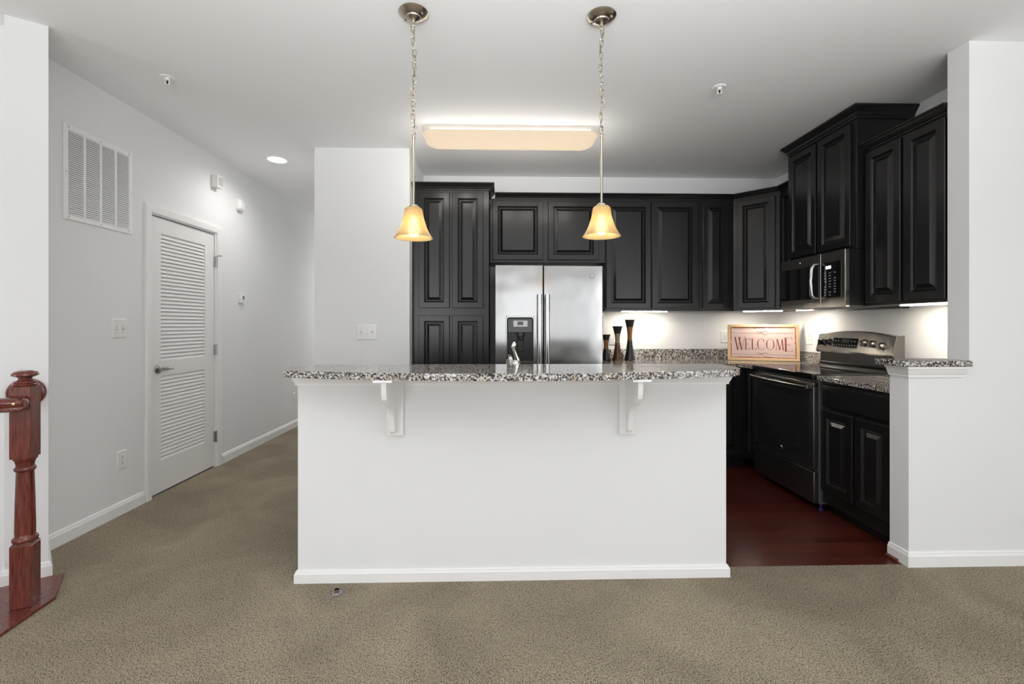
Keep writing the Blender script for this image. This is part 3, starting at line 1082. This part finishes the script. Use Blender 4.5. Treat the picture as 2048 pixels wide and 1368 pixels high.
def ucl(label, loc, rz, ln):
    t = thing('undercabinet_light', label, 'light', loc, rz, 'slim lights under the wall cabinets')
    MB().box(-ln / 2, ln / 2, -.022, .022, -.003, 0, .0008).build('housing', M['plastic'], t)
    MB().box(-ln / 2 + .006, ln / 2 - .006, -.016, .016, -.006, -.003).build('diffuser', M['strip'], t)


ucl('slim lit strip under the wall cabinet above the vases', (1.395, 4.37, 1.3845), 0, .45)
ucl('slim lit strip under the corner cabinet above the framed sign', (2.47, 4.22, 1.3845), -math.pi / 4, .34)
ucl('slim lit strip under the slim cabinet by the microwave', (2.62, 3.845, 1.3845), R90, .19)
ucl('slim lit strip under the cabinet beside the white column', (2.62, 2.70, 1.3845), R90, .40)

# ------------------------------------------------------------------ pendants over the bar


def pendant(x, y, zs, label):
    """zs: height of the shade rim"""
    t = thing('pendant_light', label, 'pendant light', (x, y, H), 0, 'amber bell pendants over the bar')
    c = MB().lathe([(0, 0), (.069, 0), (.070, -.004), (.062, -.012), (.040, -.022), (.036, -.023), (.034, -.028), (.022, -.035), (.010, -.038), (0, -.038)], (0, 0, 0), 40)
    co = c.build('canopy', M['brushed'], t)
    for a in (-0.5, math.pi - .5):
        MB().lathe([(0, 0), (.005, 0), (.005, -.008), (0, -.010)], (.050 * math.cos(a), .050 * math.sin(a), -.016), 10).build('screw', M['brushed'], co)
    MB().tube([(.0, 0, -.036), (.0, 0, -.044)], .006, 10).tube([(.010 * math.cos(a), 0, -.053 + .010 * math.sin(a)) for a in [i * math.pi / 8 for i in range(16)]], .0026, 8, True).build('loop', M['brushed'], t)
    zr = (zs + .150 + .338) - H                # top of the rod
    ch = MB()
    n = 17
    top = -.058
    pit = (top - zr - .012) / n
    for k in range(n):
        zc = top - (k + .5) * pit
        dx = .0025 * math.sin(k * 1.7) + .004 * math.sin(k * .55 + x * 4)
        ang = (math.pi / 2 if k % 2 else 0) + .35 * math.sin(k * 2.3)
        pts = []
        L, W_ = pit * .5 + .0045, .0085
        for i in range(16):
            a = 2 * math.pi * i / 16
            u = W_ * math.cos(a)
            v = (L - W_) * (1 if math.sin(a) >= 0 else -1) + W_ * math.sin(a)
            if abs(math.sin(a)) < .05:
                v = 0
            pts.append((dx + u * math.cos(ang), u * math.sin(ang), zc + v))
        ch.tube(pts, .0023, 6, True)
    # thin cord threaded through the links
    ch.tube([(.004 * math.sin(k * .9), .003 * math.cos(k * 1.1), top - k * (top - zr) / 24) for k in range(25)], .0015, 6)
    ch.build('chain', M['brushed'], t)
    rd_ = MB().tube([(.008 * math.cos(a), 0, zr + .004 + .008 * math.sin(a)) for a in [i * math.pi / 8 for i in range(16)]], .0024, 8, True)
    rd_.lathe([(0, zr - .002), (.0075, zr - .002), (.0075, zr - .02), (.006, zr - .024), (.006, zr - .336), (0, zr - .336)], (0, 0, 0), 16)
    rd_.build('rod', M['brushed'], t)
    zt = zs + .150 - H
    MB().lathe([(0, zt + .010), (.012, zt + .010), (.022, zt + .004), (.024, zt - .004), (.016, zt - .006), (.016, zt - .045), (0, zt - .045)], (0, 0, 0), 24).build('socket', M['brushed'], t)
    zb = zs - H
    out = [(.020, .1455), (.034, .1440), (.0415, .136), (.0445, .120), (.0475, .100), (.0535, .078), (.0620, .052), (.0730, .028), (.0845, .009), (.0915, .000)]
    inn = [(r - .003, z - (.0 if i else .003)) for i, (r, z) in enumerate(out)]
    inn[1] = (inn[1][0], .1405)
    inn[0] = (.020, .142)
    MB().shell([(r, z + zb) for r, z in out] + [(r, z + zb) for r, z in inn[::-1]]).build('glass_shade', M['shade'], t)
    b = MB().lathe([(0, zb + .098), (.012, zb + .098), (.013, zb + .080), (.018, zb + .066), (.0245, zb + .050), (.0265, zb + .036), (.0235, zb + .020), (.014, zb + .010), (0, zb + .007)], (0, 0, 0), 20)
    b.build('light_bulb', M['bulb'], t)
    return t


pendant(-0.4105, 2.175, 1.670, 'amber bell pendant light in front of the pantry cabinet')
pendant(0.4880, 2.175, 1.683, 'amber bell pendant light in front of the refrigerator')

# ------------------------------------------------------------------ ceiling fixtures
t = thing('ceiling_light', 'long warm fluorescent ceiling light over the kitchen', 'ceiling light', (0.080, 3.545, H))
MB().box(-.612, .612, -.105, .105, -.022, 0, .003).build('metal_pan', M['trim'], t)


def rr(hx, hy, r, z, n=8):
    out = []
    for cx, cy, a0 in ((hx - r, hy - r, 0), (-hx + r, hy - r, 90), (-hx + r, -hy + r, 180), (hx - r, -hy + r, 270)):
        for i in range(n + 1):
            a = math.radians(a0 + 90 * i / n)
            out.append((cx + r * math.cos(a), cy + r * math.sin(a), z))
    return out


MB().rings([rr(.655, .128, .060, -.024), rr(.664, .136, .066, -.034), rr(.664, .138, .068, -.046), rr(.652, .132, .074, -.064),
            rr(.630, .118, .080, -.080), rr(.595, .090, .080, -.090), rr(.55, .05, .05, -.094)]).build('lens', M['lens'], t, 1.2)
for k in range(7):
    lamp('tube_glow', t, (-.6 + .2 * k, -.215, -.115), 0.10 * K_FL, (1.0, 0.95, 0.88), .02)
    lamp('tube_glow', t, (-.6 + .2 * k, 0, -.30), 0.75 * K_FL, (1.0, 0.95, 0.88), .05)

t = thing('recessed_light', 'round lit recessed ceiling light above the louvered door', 'ceiling light', (-2.005, 4.15, H))
MB().shell([(.076, 0), (.098, 0), (.098, -.004), (.090, -.008), (.078, -.006)], (0, 0, 0), 40).build('trim_ring', M['trim'], t)
MB().lathe([(0, -.003), (.077, -.003), (.077, -.0005), (0, -.0005)], (0, 0, 0), 40).build('diffuser', M['disc'], t)
lamp('hall_glow', t, (0, 0, -.02), 9.0 * K_HALL, (1.0, 0.98, 0.95), .07, math.radians(165))
for yy in (7.7,):        # added unseen light further along the hall, without a fixture
    lamp('hall_glow', t, (.05, yy - 4.15, -.02), 44.0 * K_HALL, (1.0, 0.98, 0.95), .07, math.radians(165))


def sprinkler(x, y, label):
    t = thing('fire_sprinkler', label, 'sprinkler', (x, y, H), 0, 'white ceiling fire sprinklers')
    MB().shell([(.012, 0), (.040, 0), (.040, -.003), (.034, -.006), (.020, -.003), (.012, -.003)], (0, 0, 0), 32).build('escutcheon', M['trim'], t)
    b = MB().lathe([(0, 0), (.013, 0), (.013, -.016), (.009, -.018), (0, -.018)], (0, 0, 0), 16)
    for s_ in (-1, 1):
        b.tube([(s_ * .010, 0, -.014), (s_ * .015, 0, -.026), (s_ * .010, 0, -.038), (0, 0, -.044)], .0026, 8)
    b.build('sprinkler_head', M['plastic'], t)
    MB().lathe([(0, -.018), (.004, -.018), (.0035, -.040), (0, -.040)], (0, 0, 0), 10).build('glass_vial', M['dark'], t)
    MB().lathe([(0, -.044), (.019, -.046), (.019, -.048), (0, -.048)], (0, 0, 0), 20).build('deflector', M['plastic'], t)


sprinkler(-2.000, 2.790, 'white fire sprinkler on the ceiling near the return air grille')
sprinkler(1.372, 2.810, 'white fire sprinkler on the ceiling near the raised black cabinet')

# ------------------------------------------------------------------ wall fittings, left wall (room side is +x)
XL = -2.515
t = thing('return_air_grille', 'large white louvered return air grille high on the wall', 'vent', (XL, 2.683, 1.871))
gw, gh = .492, .553
fr = MB()
fr.box(0, .008, 0, .030, 0, gh, .002).box(0, .008, gw - .030, gw, 0, gh, .002).box(0, .008, .03, gw - .03, 0, .030, .002).box(0, .008, .03, gw - .03, gh - .030, gh, .002)
cw = (gw - .06 - 3 * .014) / 4
for i in range(3):
    yy = .03 + cw * (i + 1) + .014 * i
    fr.box(0, .008, yy, yy + .014, .03, gh - .03, .001)
fr.build('frame', M['trim'], t)
MB().box(-.001, .0005, .028, gw - .028, .028, gh - .028).build('duct_shade_sheet', M['ductshade'], t)  # grey sheet, shade of the duct behind the slats put into its colour
for i in range(4):
    yy = .03 + (cw + .014) * i
    m_ = MB()
    n = 40
    st = (gh - .06) / n
    for k in range(n):
        z = .03 + (k + .5) * st
        m_.prism([(.0075, z - st * .44), (.0075, z - st * .44 + .0015), (.0012, z + st * .52), (.0012, z + st * .52 - .0015)], yy, yy + cw, 'y')
    m_.build('louver_panel', M['trim'], t)
for yy, zz in ((.03, .015), (gw / 2, .015), (gw - .03, .015), (.03, gh - .015), (gw / 2, gh - .015), (gw - .03, gh - .015), (.015, gh / 2), (gw - .015, gh / 2)):
    MB().lathe([(0, .0095), (.003, .0093), (.0045, .008), (0, .008)], (0, yy, zz), 10, RX).build('screw', M['hinge'], t)

t = thing('door_chime', 'small white slotted door chime box high beside the recessed light', 'chime', (XL, 4.030, 2.459))
MB().box(0, .057, 0, .080, 0, .108, .004, 2).build('housing', M['plastic'], t)
m_ = MB()
for k in range(8):
    m_.box(.0565, .0582, .012, .072, .018 + k * .0095, .021 + k * .0095)
m_.build('slot_grille', M['greyscreen'], t)
t = thing('alarm_siren', 'white rounded alarm box on the wall above the thermostat', 'alarm', (XL, 4.398, 2.352))


def rr_yz(y0, y1, z0, z1, r, x, n=6):
    return [(x, p[0], p[2]) for p in rrect(y0, y1, z0, z1, r, 0, n)]


MB().rings([rr_yz(0, .108, 0, .112, .020, 0), rr_yz(0, .108, 0, .112, .020, .010), rr_yz(.004, .104, .004, .108, .024, .030), rr_yz(.012, .096, .012, .100, .024, .040), rr_yz(.024, .084, .024, .088, .02, .043)]).build('housing', M['plastic'], t, 0.8)
MB().box(.0, .032, .014, .094, -.003, .001, .001).build('seam_lip', M['plastic'], t)
t = thing('thermostat', 'small white thermostat with grey screen on the hall wall', 'thermostat', (XL, 4.440, 1.462))
MB().box(0, .028, 0, .078, 0, .086, .004, 2).build('housing', M['plastic'], t)
MB().box(.0275, .0288, .026, .052, .036, .072).build('screen', M['greyscreen'], t)
for y in (.026, .040, .053):
    MB().box(.0275, .0292, y, y + .008, .016, .022).build('button', M['hinge'], t)
for z in (.044, .058):
    MB().box(.0275, .0295, .060, .067, z, z + .008).build('button', M['hinge'], t)


def plate(name, label, loc, rz, wd, ht, gangs, kind, group):
    """local: plate lies in xz, faces -y"""
    t = thing(name, label, 'outlet' if kind != 'toggle' else 'switch', loc, rz, group)
    rs = []
    for o, yy in ((0, 0), (0, -.002), (.004, -.006), (.006, -.0062)):
        rs.append([(o, yy, o), (wd - o, yy, o), (wd - o, yy, ht - o), (o, yy, ht - o)])
    MB().rings(rs).build('cover_plate', M['plastic'], t)
    for g in range(gangs):
        cx = wd * (g + .5) / gangs if gangs > 1 else wd / 2
        if gangs > 1:
            cx = wd / 2 + (g - (gangs - 1) / 2) * .046
        if kind == 'toggle':
            sw = MB().box(cx - .006, cx + .006, -.0072, -.006, ht / 2 - .013, ht / 2 + .013)
            sw.build('toggle_slot', M['silver'], t)
            up = 1 if (g + gangs) % 2 else -1
            MB().prism([(-.006, ht / 2 - .006), (-.006, ht / 2 + .006), (-.017, ht / 2 + .004 + up * .006), (-.017, ht / 2 - .003 + up * .006)], cx - .0042, cx + .0042, 'x').build('toggle', M['plastic'], t)
            for s_ in (-1, 1):
                MB().lathe([(0, .0012), (.003, .001), (.003, 0), (0, 0)], (cx, -.006, ht / 2 + s_ * .031), 8, Matrix.Rotation(math.pi / 2, 3, 'X')).build('screw', M['hinge'], t)
        elif kind == 'duplex':
            for s_ in (-1, 1):
                zc = ht / 2 + s_ * .0195
                MB().rings([rrect(cx - .015, cx + .015, zc - .0135, zc + .0135, .010, -.005), rrect(cx - .015, cx + .015, zc - .0135, zc + .0135, .010, -.0085)]).build('receptacle', M['plastic'], t)
                MB().box(cx - .0075, cx - .0050, -.0090, -.0084, zc - .001, zc + .007).box(cx + .0050, cx + .0075, -.0090, -.0084, zc - .001, zc + .006).box(cx - .002, cx + .002, -.0090, -.0084, zc - .009, zc - .005).build('slots', M['dark'], t)
            MB().lathe([(0, .0012), (.003, .001), (.003, 0), (0, 0)], (cx, -.006, ht / 2), 8, Matrix.Rotation(math.pi / 2, 3, 'X')).build('screw', M['hinge'], t)
        elif kind == 'rocker':
            MB().box(cx - .0165, cx + .0165, -.0085, -.005, ht / 2 - .033, ht / 2 + .033, .001).build('rocker_face', M['plastic'], t)
            MB().box(cx - .0075, cx - .0050, -.0092, -.0084, ht / 2 + .014, ht / 2 + .022).box(cx + .005, cx + .0075, -.0092, -.0084, ht / 2 + .014, ht / 2 + .022) \
                .box(cx - .0075, cx - .0050, -.0092, -.0084, ht / 2 - .022, ht / 2 - .014).box(cx + .005, cx + .0075, -.0092, -.0084, ht / 2 - .022, ht / 2 - .014) \
                .box(cx - .006, cx + .006, -.0092, -.0084, ht / 2 - .003, ht / 2 + .003).build('slots', M['dark'], t)
    return t


RL = math.pi / 2          # plate facing +x
GO, GS = 'white wall outlets', 'white wall switch plates'
plate('switch_plate', 'white double toggle switch plate beside the louvered door', (XL, 3.012, 1.172), RL, .118, .124, 2, 'toggle', GS)
plate('wall_outlet', 'white duplex outlet low on the wall before the louvered door', (XL, 3.054, .300), RL, .072, .122, 1, 'duplex', GO)
plate('wall_outlet', 'white duplex outlet low on the hall wall just beyond the island corner', (XL, 5.585, .298), RL, .074, .124, 1, 'duplex', GO)
plate('switch_plate', 'white triple toggle switch plate on the wall before the pantry', (-1.205, 3.86, 1.130), 0, .172, .128, 3, 'toggle', GS)
plate('wall_outlet', 'white outlet on the kitchen wall behind the short dark vases', (1.100, 4.567, 1.050), 0, .074, .122, 1, 'rocker', GO)
plate('wall_outlet', 'white outlet on the back wall partly behind the framed sign', (2.243, 4.567, 1.068), 0, .076, .124, 1, 'rocker', GO)
plate('wall_outlet', 'white duplex outlet between the framed sign and the range', (2.81, 4.096, 1.075), R90, .076, .124, 1, 'duplex', GO)

# ------------------------------------------------------------------ stair post, rails, baluster
NA = math.atan2(.023, .069)
t = thing('newel_post', 'dark cherry turned newel post with mushroom finial', 'post', (-2.116, 2.085, .012), NA)
hw = .0365
b = MB().box(-hw, hw, -hw, hw, 0, .272, .002)
b.rings([[(-hw, -hw, .272), (hw, -hw, .272), (hw, hw, .272), (-hw, hw, .272)], [(-.028, -.028, .286), (.028, -.028, .286), (.028, .028, .286), (-.028, .028, .286)]])
b.build('base_block', M['mahogany'], t)
MB().lathe([(.030, .280), (.040, .286), (.0435, .294), (.042, .302), (.036, .308), (.0335, .313), (.0345, .325), (.034, .37), (.0325, .46), (.0300, .560), (.0290, .594), (.0345, .600),
            (.0375, .607), (.0345, .614), (.030, .618), (.0315, .632), (.036, .646), (.041, .652), (.041, .657), (.036, .660)], (0, 0, 0), 40).build('turned_shaft', M['mahogany'], t)
MB().box(-hw, hw, -hw, hw, .657, .975, .002).build('top_block', M['mahogany'], t)
MB().lathe([(.034, .972), (.0405, .976), (.0425, .982), (.037, .987), (.039, .991), (.036, .996), (.026, 1.000), (.0225, 1.006), (.0235, 1.013), (.038, 1.018), (.0450, 1.022), (.0435, 1.030),
            (.036, 1.038), (.020, 1.043), (0, 1.0445)], (0, 0, 0), 40).build('finial', M['mahogany'], t)
# rail along the front face of the post, towards the stair
rl = thing('stair_handrail', 'dark cherry handrail ending on the face of the newel post', 'handrail', (-2.116, 2.085, .913), NA)
sec = [(-.024, -.028), (-.030, -.022), (-.024, -.014), (-.026, -.004), (-.034, .004), (-.034, .016), (-.026, .026), (-.010, .031), (.010, .031), (.026, .026), (.034, .016), (.034, .004), (.026, -.004), (.024, -.014), (.030, -.022), (.024, -.028)]
r_ = MB()
yc = -hw - .0345
rings_ = []
for x, kz in ((-.75, 1.0), (-.05, 1.0), (.014, 1.0), (.024, .96), (.033, .86), (.039, .70)):
    rings_.append([(x, yc + p[0] * (1 if kz > .99 else kz), p[1] * kz) for p in sec])
r_.rings(rings_)
r_.build('rail', M['mahogany'], rl, 0.95)
MB().lathe([(0, .003), (.006, .002), (.0065, 0), (0, 0)], (.014, yc - .033, .008), 12, Matrix.Rotation(math.pi / 2, 3, 'X')).build('screw_plug', M['brass'], rl)
na = math.atan2(.085, .123)
t = thing('rail_rosette', 'round dark cherry rail rosette on the white wall behind the newel post', 'rosette', (-2.309, 2.282, .928), na)
MB().lathe([(0, .0), (.068, .0), (.070, .005), (.066, .012), (.055, .015), (.050, .019), (.0, .021)], (0, 0, 0), 40, Matrix.Rotation(math.pi / 2, 3, 'X')).build('disc', M['mahogany'], t)
MB().tube([(0, -.015, 0), (.012, -.135, 0)], .027, 14).build('rail_stub', M['mahogany'], t)
t = thing('baluster', 'white turned baluster under the handrail at the frame edge', 'baluster', (-2.186, 1.985, .012), NA)
MB().box(-.0185, .0185, -.0185, .0185, 0, .205, .002).build('square_base', M['trim'], t)
MB().lathe([(.016, .203), (.0165, .212), (.0125, .220), (.0120, .228), (.0165, .240), (.0170, .252), (.0125, .262), (.0155, .270), (.0155, .30), (.0150, .5), (.0120, .874)], (0, 0, 0), 20).build('turned_spindle', M['trim'], t)

# ------------------------------------------------------------------ vases


def vase(x, y, h, rb, rt, rw, label, bands):
    t = thing('vase', label, 'vase', (x, y, .914), 0, 'dark trumpet vases on the worktop')

    def rad(u):           # u 0..1 height
        if u < .56:
            k = 1 - u / .56
            return rw + (rb - rw) * (k ** 1.45)
        k = (u - .56) / .44
        return rw + (rt - rw) * (k ** 1.7)
    for nm, u0, u1, mt in bands:
        pr = [(rad(u0 + (u1 - u0) * i / 14), h * (u0 + (u1 - u0) * i / 14)) for i in range(15)]
        if u1 >= 1:
            pr += [(pr[-1][0] - .004, h), (pr[-1][0] * .7, h - .03), (0, h - .05)]
        if u0 <= 0:
            pr = [(pr[0][0] - .004, 0)] + [(pr[0][0], .003)] + pr[1:]
        MB().lathe(pr, (0, 0, 0), 40).build(nm, M[mt], t)


vase(1.2515, 4.36, .390, .0520, .0475, .0215, 'tallest dark trumpet vase with amber band', (('flared_base', 0, .49, 'vblack'), ('amber_band', .49, .82, 'vtan'), ('flared_rim', .82, 1, 'vmatte')))
vase(1.132, 4.36, .327, .0505, .0480, .0210, 'mid sized dark trumpet vase with sand band and orange swirls', (('swirled_base', 0, .50, 'swirl'), ('sand_band', .50, .78, 'vsand'), ('flared_rim', .78, 1, 'vmatte')))
vase(1.022, 4.36, .246, .0440, .0420, .0195, 'shortest dark trumpet vase close beside the refrigerator', (('flared_base', 0, .44, 'vblack'), ('amber_band', .44, .79, 'vtan'), ('flared_rim', .79, 1, 'vmatte')))

# ------------------------------------------------------------------ framed welcome sign
SA = math.atan2(4.096 - 4.342, 2.746 - 2.198)
t = thing('welcome_sign', 'pale wood framed pink WELCOME sign leaning in the worktop corner', 'sign', (2.198, 4.335, .9165), SA, None, 0)
t.rotation_euler = (-.15, 0, SA)
SW, SH = .598, .345
f = MB()
f.box(0, SW, -.002, .020, 0, .026, .0015).box(0, SW, -.002, .020, SH - .026, SH, .0015)
f.box(0, .026, -.002, .020, .026, SH - .026, .0015).box(SW - .026, SW, -.002, .020, .026, SH - .026, .0015)
f.build('wood_frame', M['frameoak'], t)
MB().box(.025, SW - .025, .004, .012, .025, SH - .025).build('printed_board', M['sign'], t)
le = MB()
YL0, YL1 = .0028, .0045


def quad(pts):
    le.prism(pts, YL0, YL1, 'y')


def stem(xa, za, xb, zb, ww):          # sloping stroke, horizontal width ww
    quad([(xa - ww / 2, za), (xa + ww / 2, za), (xb + ww / 2, zb), (xb - ww / 2, zb)])


def hbar(xa, xb, z, th):
    quad([(xa, z - th / 2), (xb, z - th / 2), (xb, z + th / 2), (xa, z + th / 2)])


def serif(x, z, ww=.018):
    hbar(x - ww / 2, x + ww / 2, z, .0026)


def letE(x, zb, zt, wd, tk):
    stem(x + .010, zb, x + .010, zt, tk)
    hbar(x - .002, x + wd, zb + .0013, .0028)
    hbar(x - .002, x + wd, zt - .0013, .0028)
    hbar(x + .008, x + wd * .68, (zb + zt) / 2, .0026)
    for z_, s_ in ((zb, 1), (zt, -1)):
        quad([(x + wd - .007, z_), (x + wd, z_), (x + wd, z_ + s_ * .020)] if s_ > 0 else [(x + wd - .007, z_), (x + wd, z_ + s_ * .020), (x + wd, z_)])
    quad([(x + wd * .62, (zb + zt) / 2 - .010), (x + wd * .68, (zb + zt) / 2 - .010), (x + wd * .68, (zb + zt) / 2 + .010), (x + wd * .62, (zb + zt) / 2 + .010)])


def ringO(cx, cz, rx, rz, thick, thin, a0=0, a1=360):
    n = 40
    for i in range(n):
        b0 = math.radians(a0 + (a1 - a0) * i / n)
        b1 = math.radians(a0 + (a1 - a0) * (i + 1) / n)

        def p(a, inn):
            tk = thin + (thick - thin) * abs(math.cos(a)) ** 1.5
            return (cx + (rx - (tk if inn else 0)) * math.cos(a), cz + (rz - (thin if inn else 0)) * math.sin(a))
        quad([p(b0, 0), p(b1, 0), p(b1, 1), p(b0, 1)])


zb, zt = .105, .208
# W
x = .065
stem(x + .022, zb - .006, x, zt + .014, .012)
stem(x + .024, zb - .006, x + .046, zt + .010, .0035)
stem(x + .056, zb - .006, x + .034, zt + .014, .012)
stem(x + .058, zb - .006, x + .082, zt + .014, .0035)
for xx in (x, x + .036, x + .084):
    serif(xx, zt + .014, .022)
letE(.147, zb, zt, .046, .010)
# L
stem(.213, zb, .213, zt, .010)
serif(.213, zt - .0013, .026)
hbar(.203, .250, zb + .0013, .0028)
quad([(.243, zb), (.250, zb), (.250, zb + .026)])
# C
ringO(.288, (zb + zt) / 2, .035, .053, .010, .003, 48, 312)
quad([(.307, zt - .030), (.3105, zt - .030), (.3105, zt - .006), (.303, zt - .010)])
# O
ringO(.362, (zb + zt) / 2, .035, .053, .010, .003)
# M
stem(.410, zb, .418, zt, .0035)
serif(.410, zb + .0013, .016)
stem(.440, zb, .420, zt, .010)
stem(.440, zb, .460, zt, .0035)
stem(.466, zb, .460, zt, .010)
serif(.466, zb + .0013, .018)
serif(.416, zt - .0013, .014)
letE(.478, zb - .014, zt + .012, .062, .015)
# rules and flourishes
for z_ in (.262, .058):
    hbar(.035, .235, z_, .0022)
    hbar(.350, SW - .035, z_, .0022)
    for ph in (0, math.pi):
        pts = []
        for i in range(25):
            u = i / 24
            pts.append((.237 + .110 * u, z_ + .015 * math.sin(2 * math.pi * u + ph) * (1.0 if ph == 0 else .55) + (.006 if ph else 0)))
        for i in range(24):
            a, c = pts[i], pts[i + 1]
            th = .0009 + .0016 * math.sin(math.pi * i / 24)
            quad([(a[0], a[1] - th), (c[0], c[1] - th), (c[0], c[1] + th), (a[0], a[1] + th)])
le.build('lettering', M['letter'], t)

# ------------------------------------------------------------------ faucet behind the bar, ring on the carpet
t = thing('faucet', 'chrome kitchen faucet lever showing above the granite bar', 'faucet', (.088, 2.52, .914))
MB().lathe([(0, 0), (.030, 0), (.030, .006), (.024, .010), (.021, .06), (.020, .098), (0, .098)], (0, 0, 0), 28).build('body', M['chrome'], t)
MB().lathe([(0, .094), (.016, .096), (.021, .104), (.0235, .116), (.0245, .126), (.022, .138), (.015, .147), (0, .152)], (0, 0, 0), 28).build('ball_cap', M['chrome'], t)
MB().tube([(.006, 0, .140), (.004, -.004, .160), (-.004, -.010, .185), (-.012, -.012, .205), (-.014, -.014, .222), (-.010, -.016, .240), (-.008, -.017, .250)],
          [.016, .012, .0085, .009, .0125, .011, .004], 14, sx=.7).build('lever', M['chrome'], t)
MB().tube([(-.006, .012, .07), (-.020, .05, .125), (-.030, .10, .155), (-.036, .15, .158), (-.040, .19, .142), (-.042, .205, .118), (-.042, .208, .100)], [.013, .013, .012, .012, .012, .011, .011], 14).build('spout', M['chrome'], t)

mb = MB().shell([(.0115, 0.002), (.022, 0.002), (.0225, .004), (.021, .0065), (.0145, .0075), (.0138, .019), (.0142, .021), (.0122, .021), (.0118, .01)], (-.763, 2.150, 0), 28)
tag(mb.build('metal_ring', M['hinge']), 'small flanged metal ring lying on the carpet before the island', 'ring')
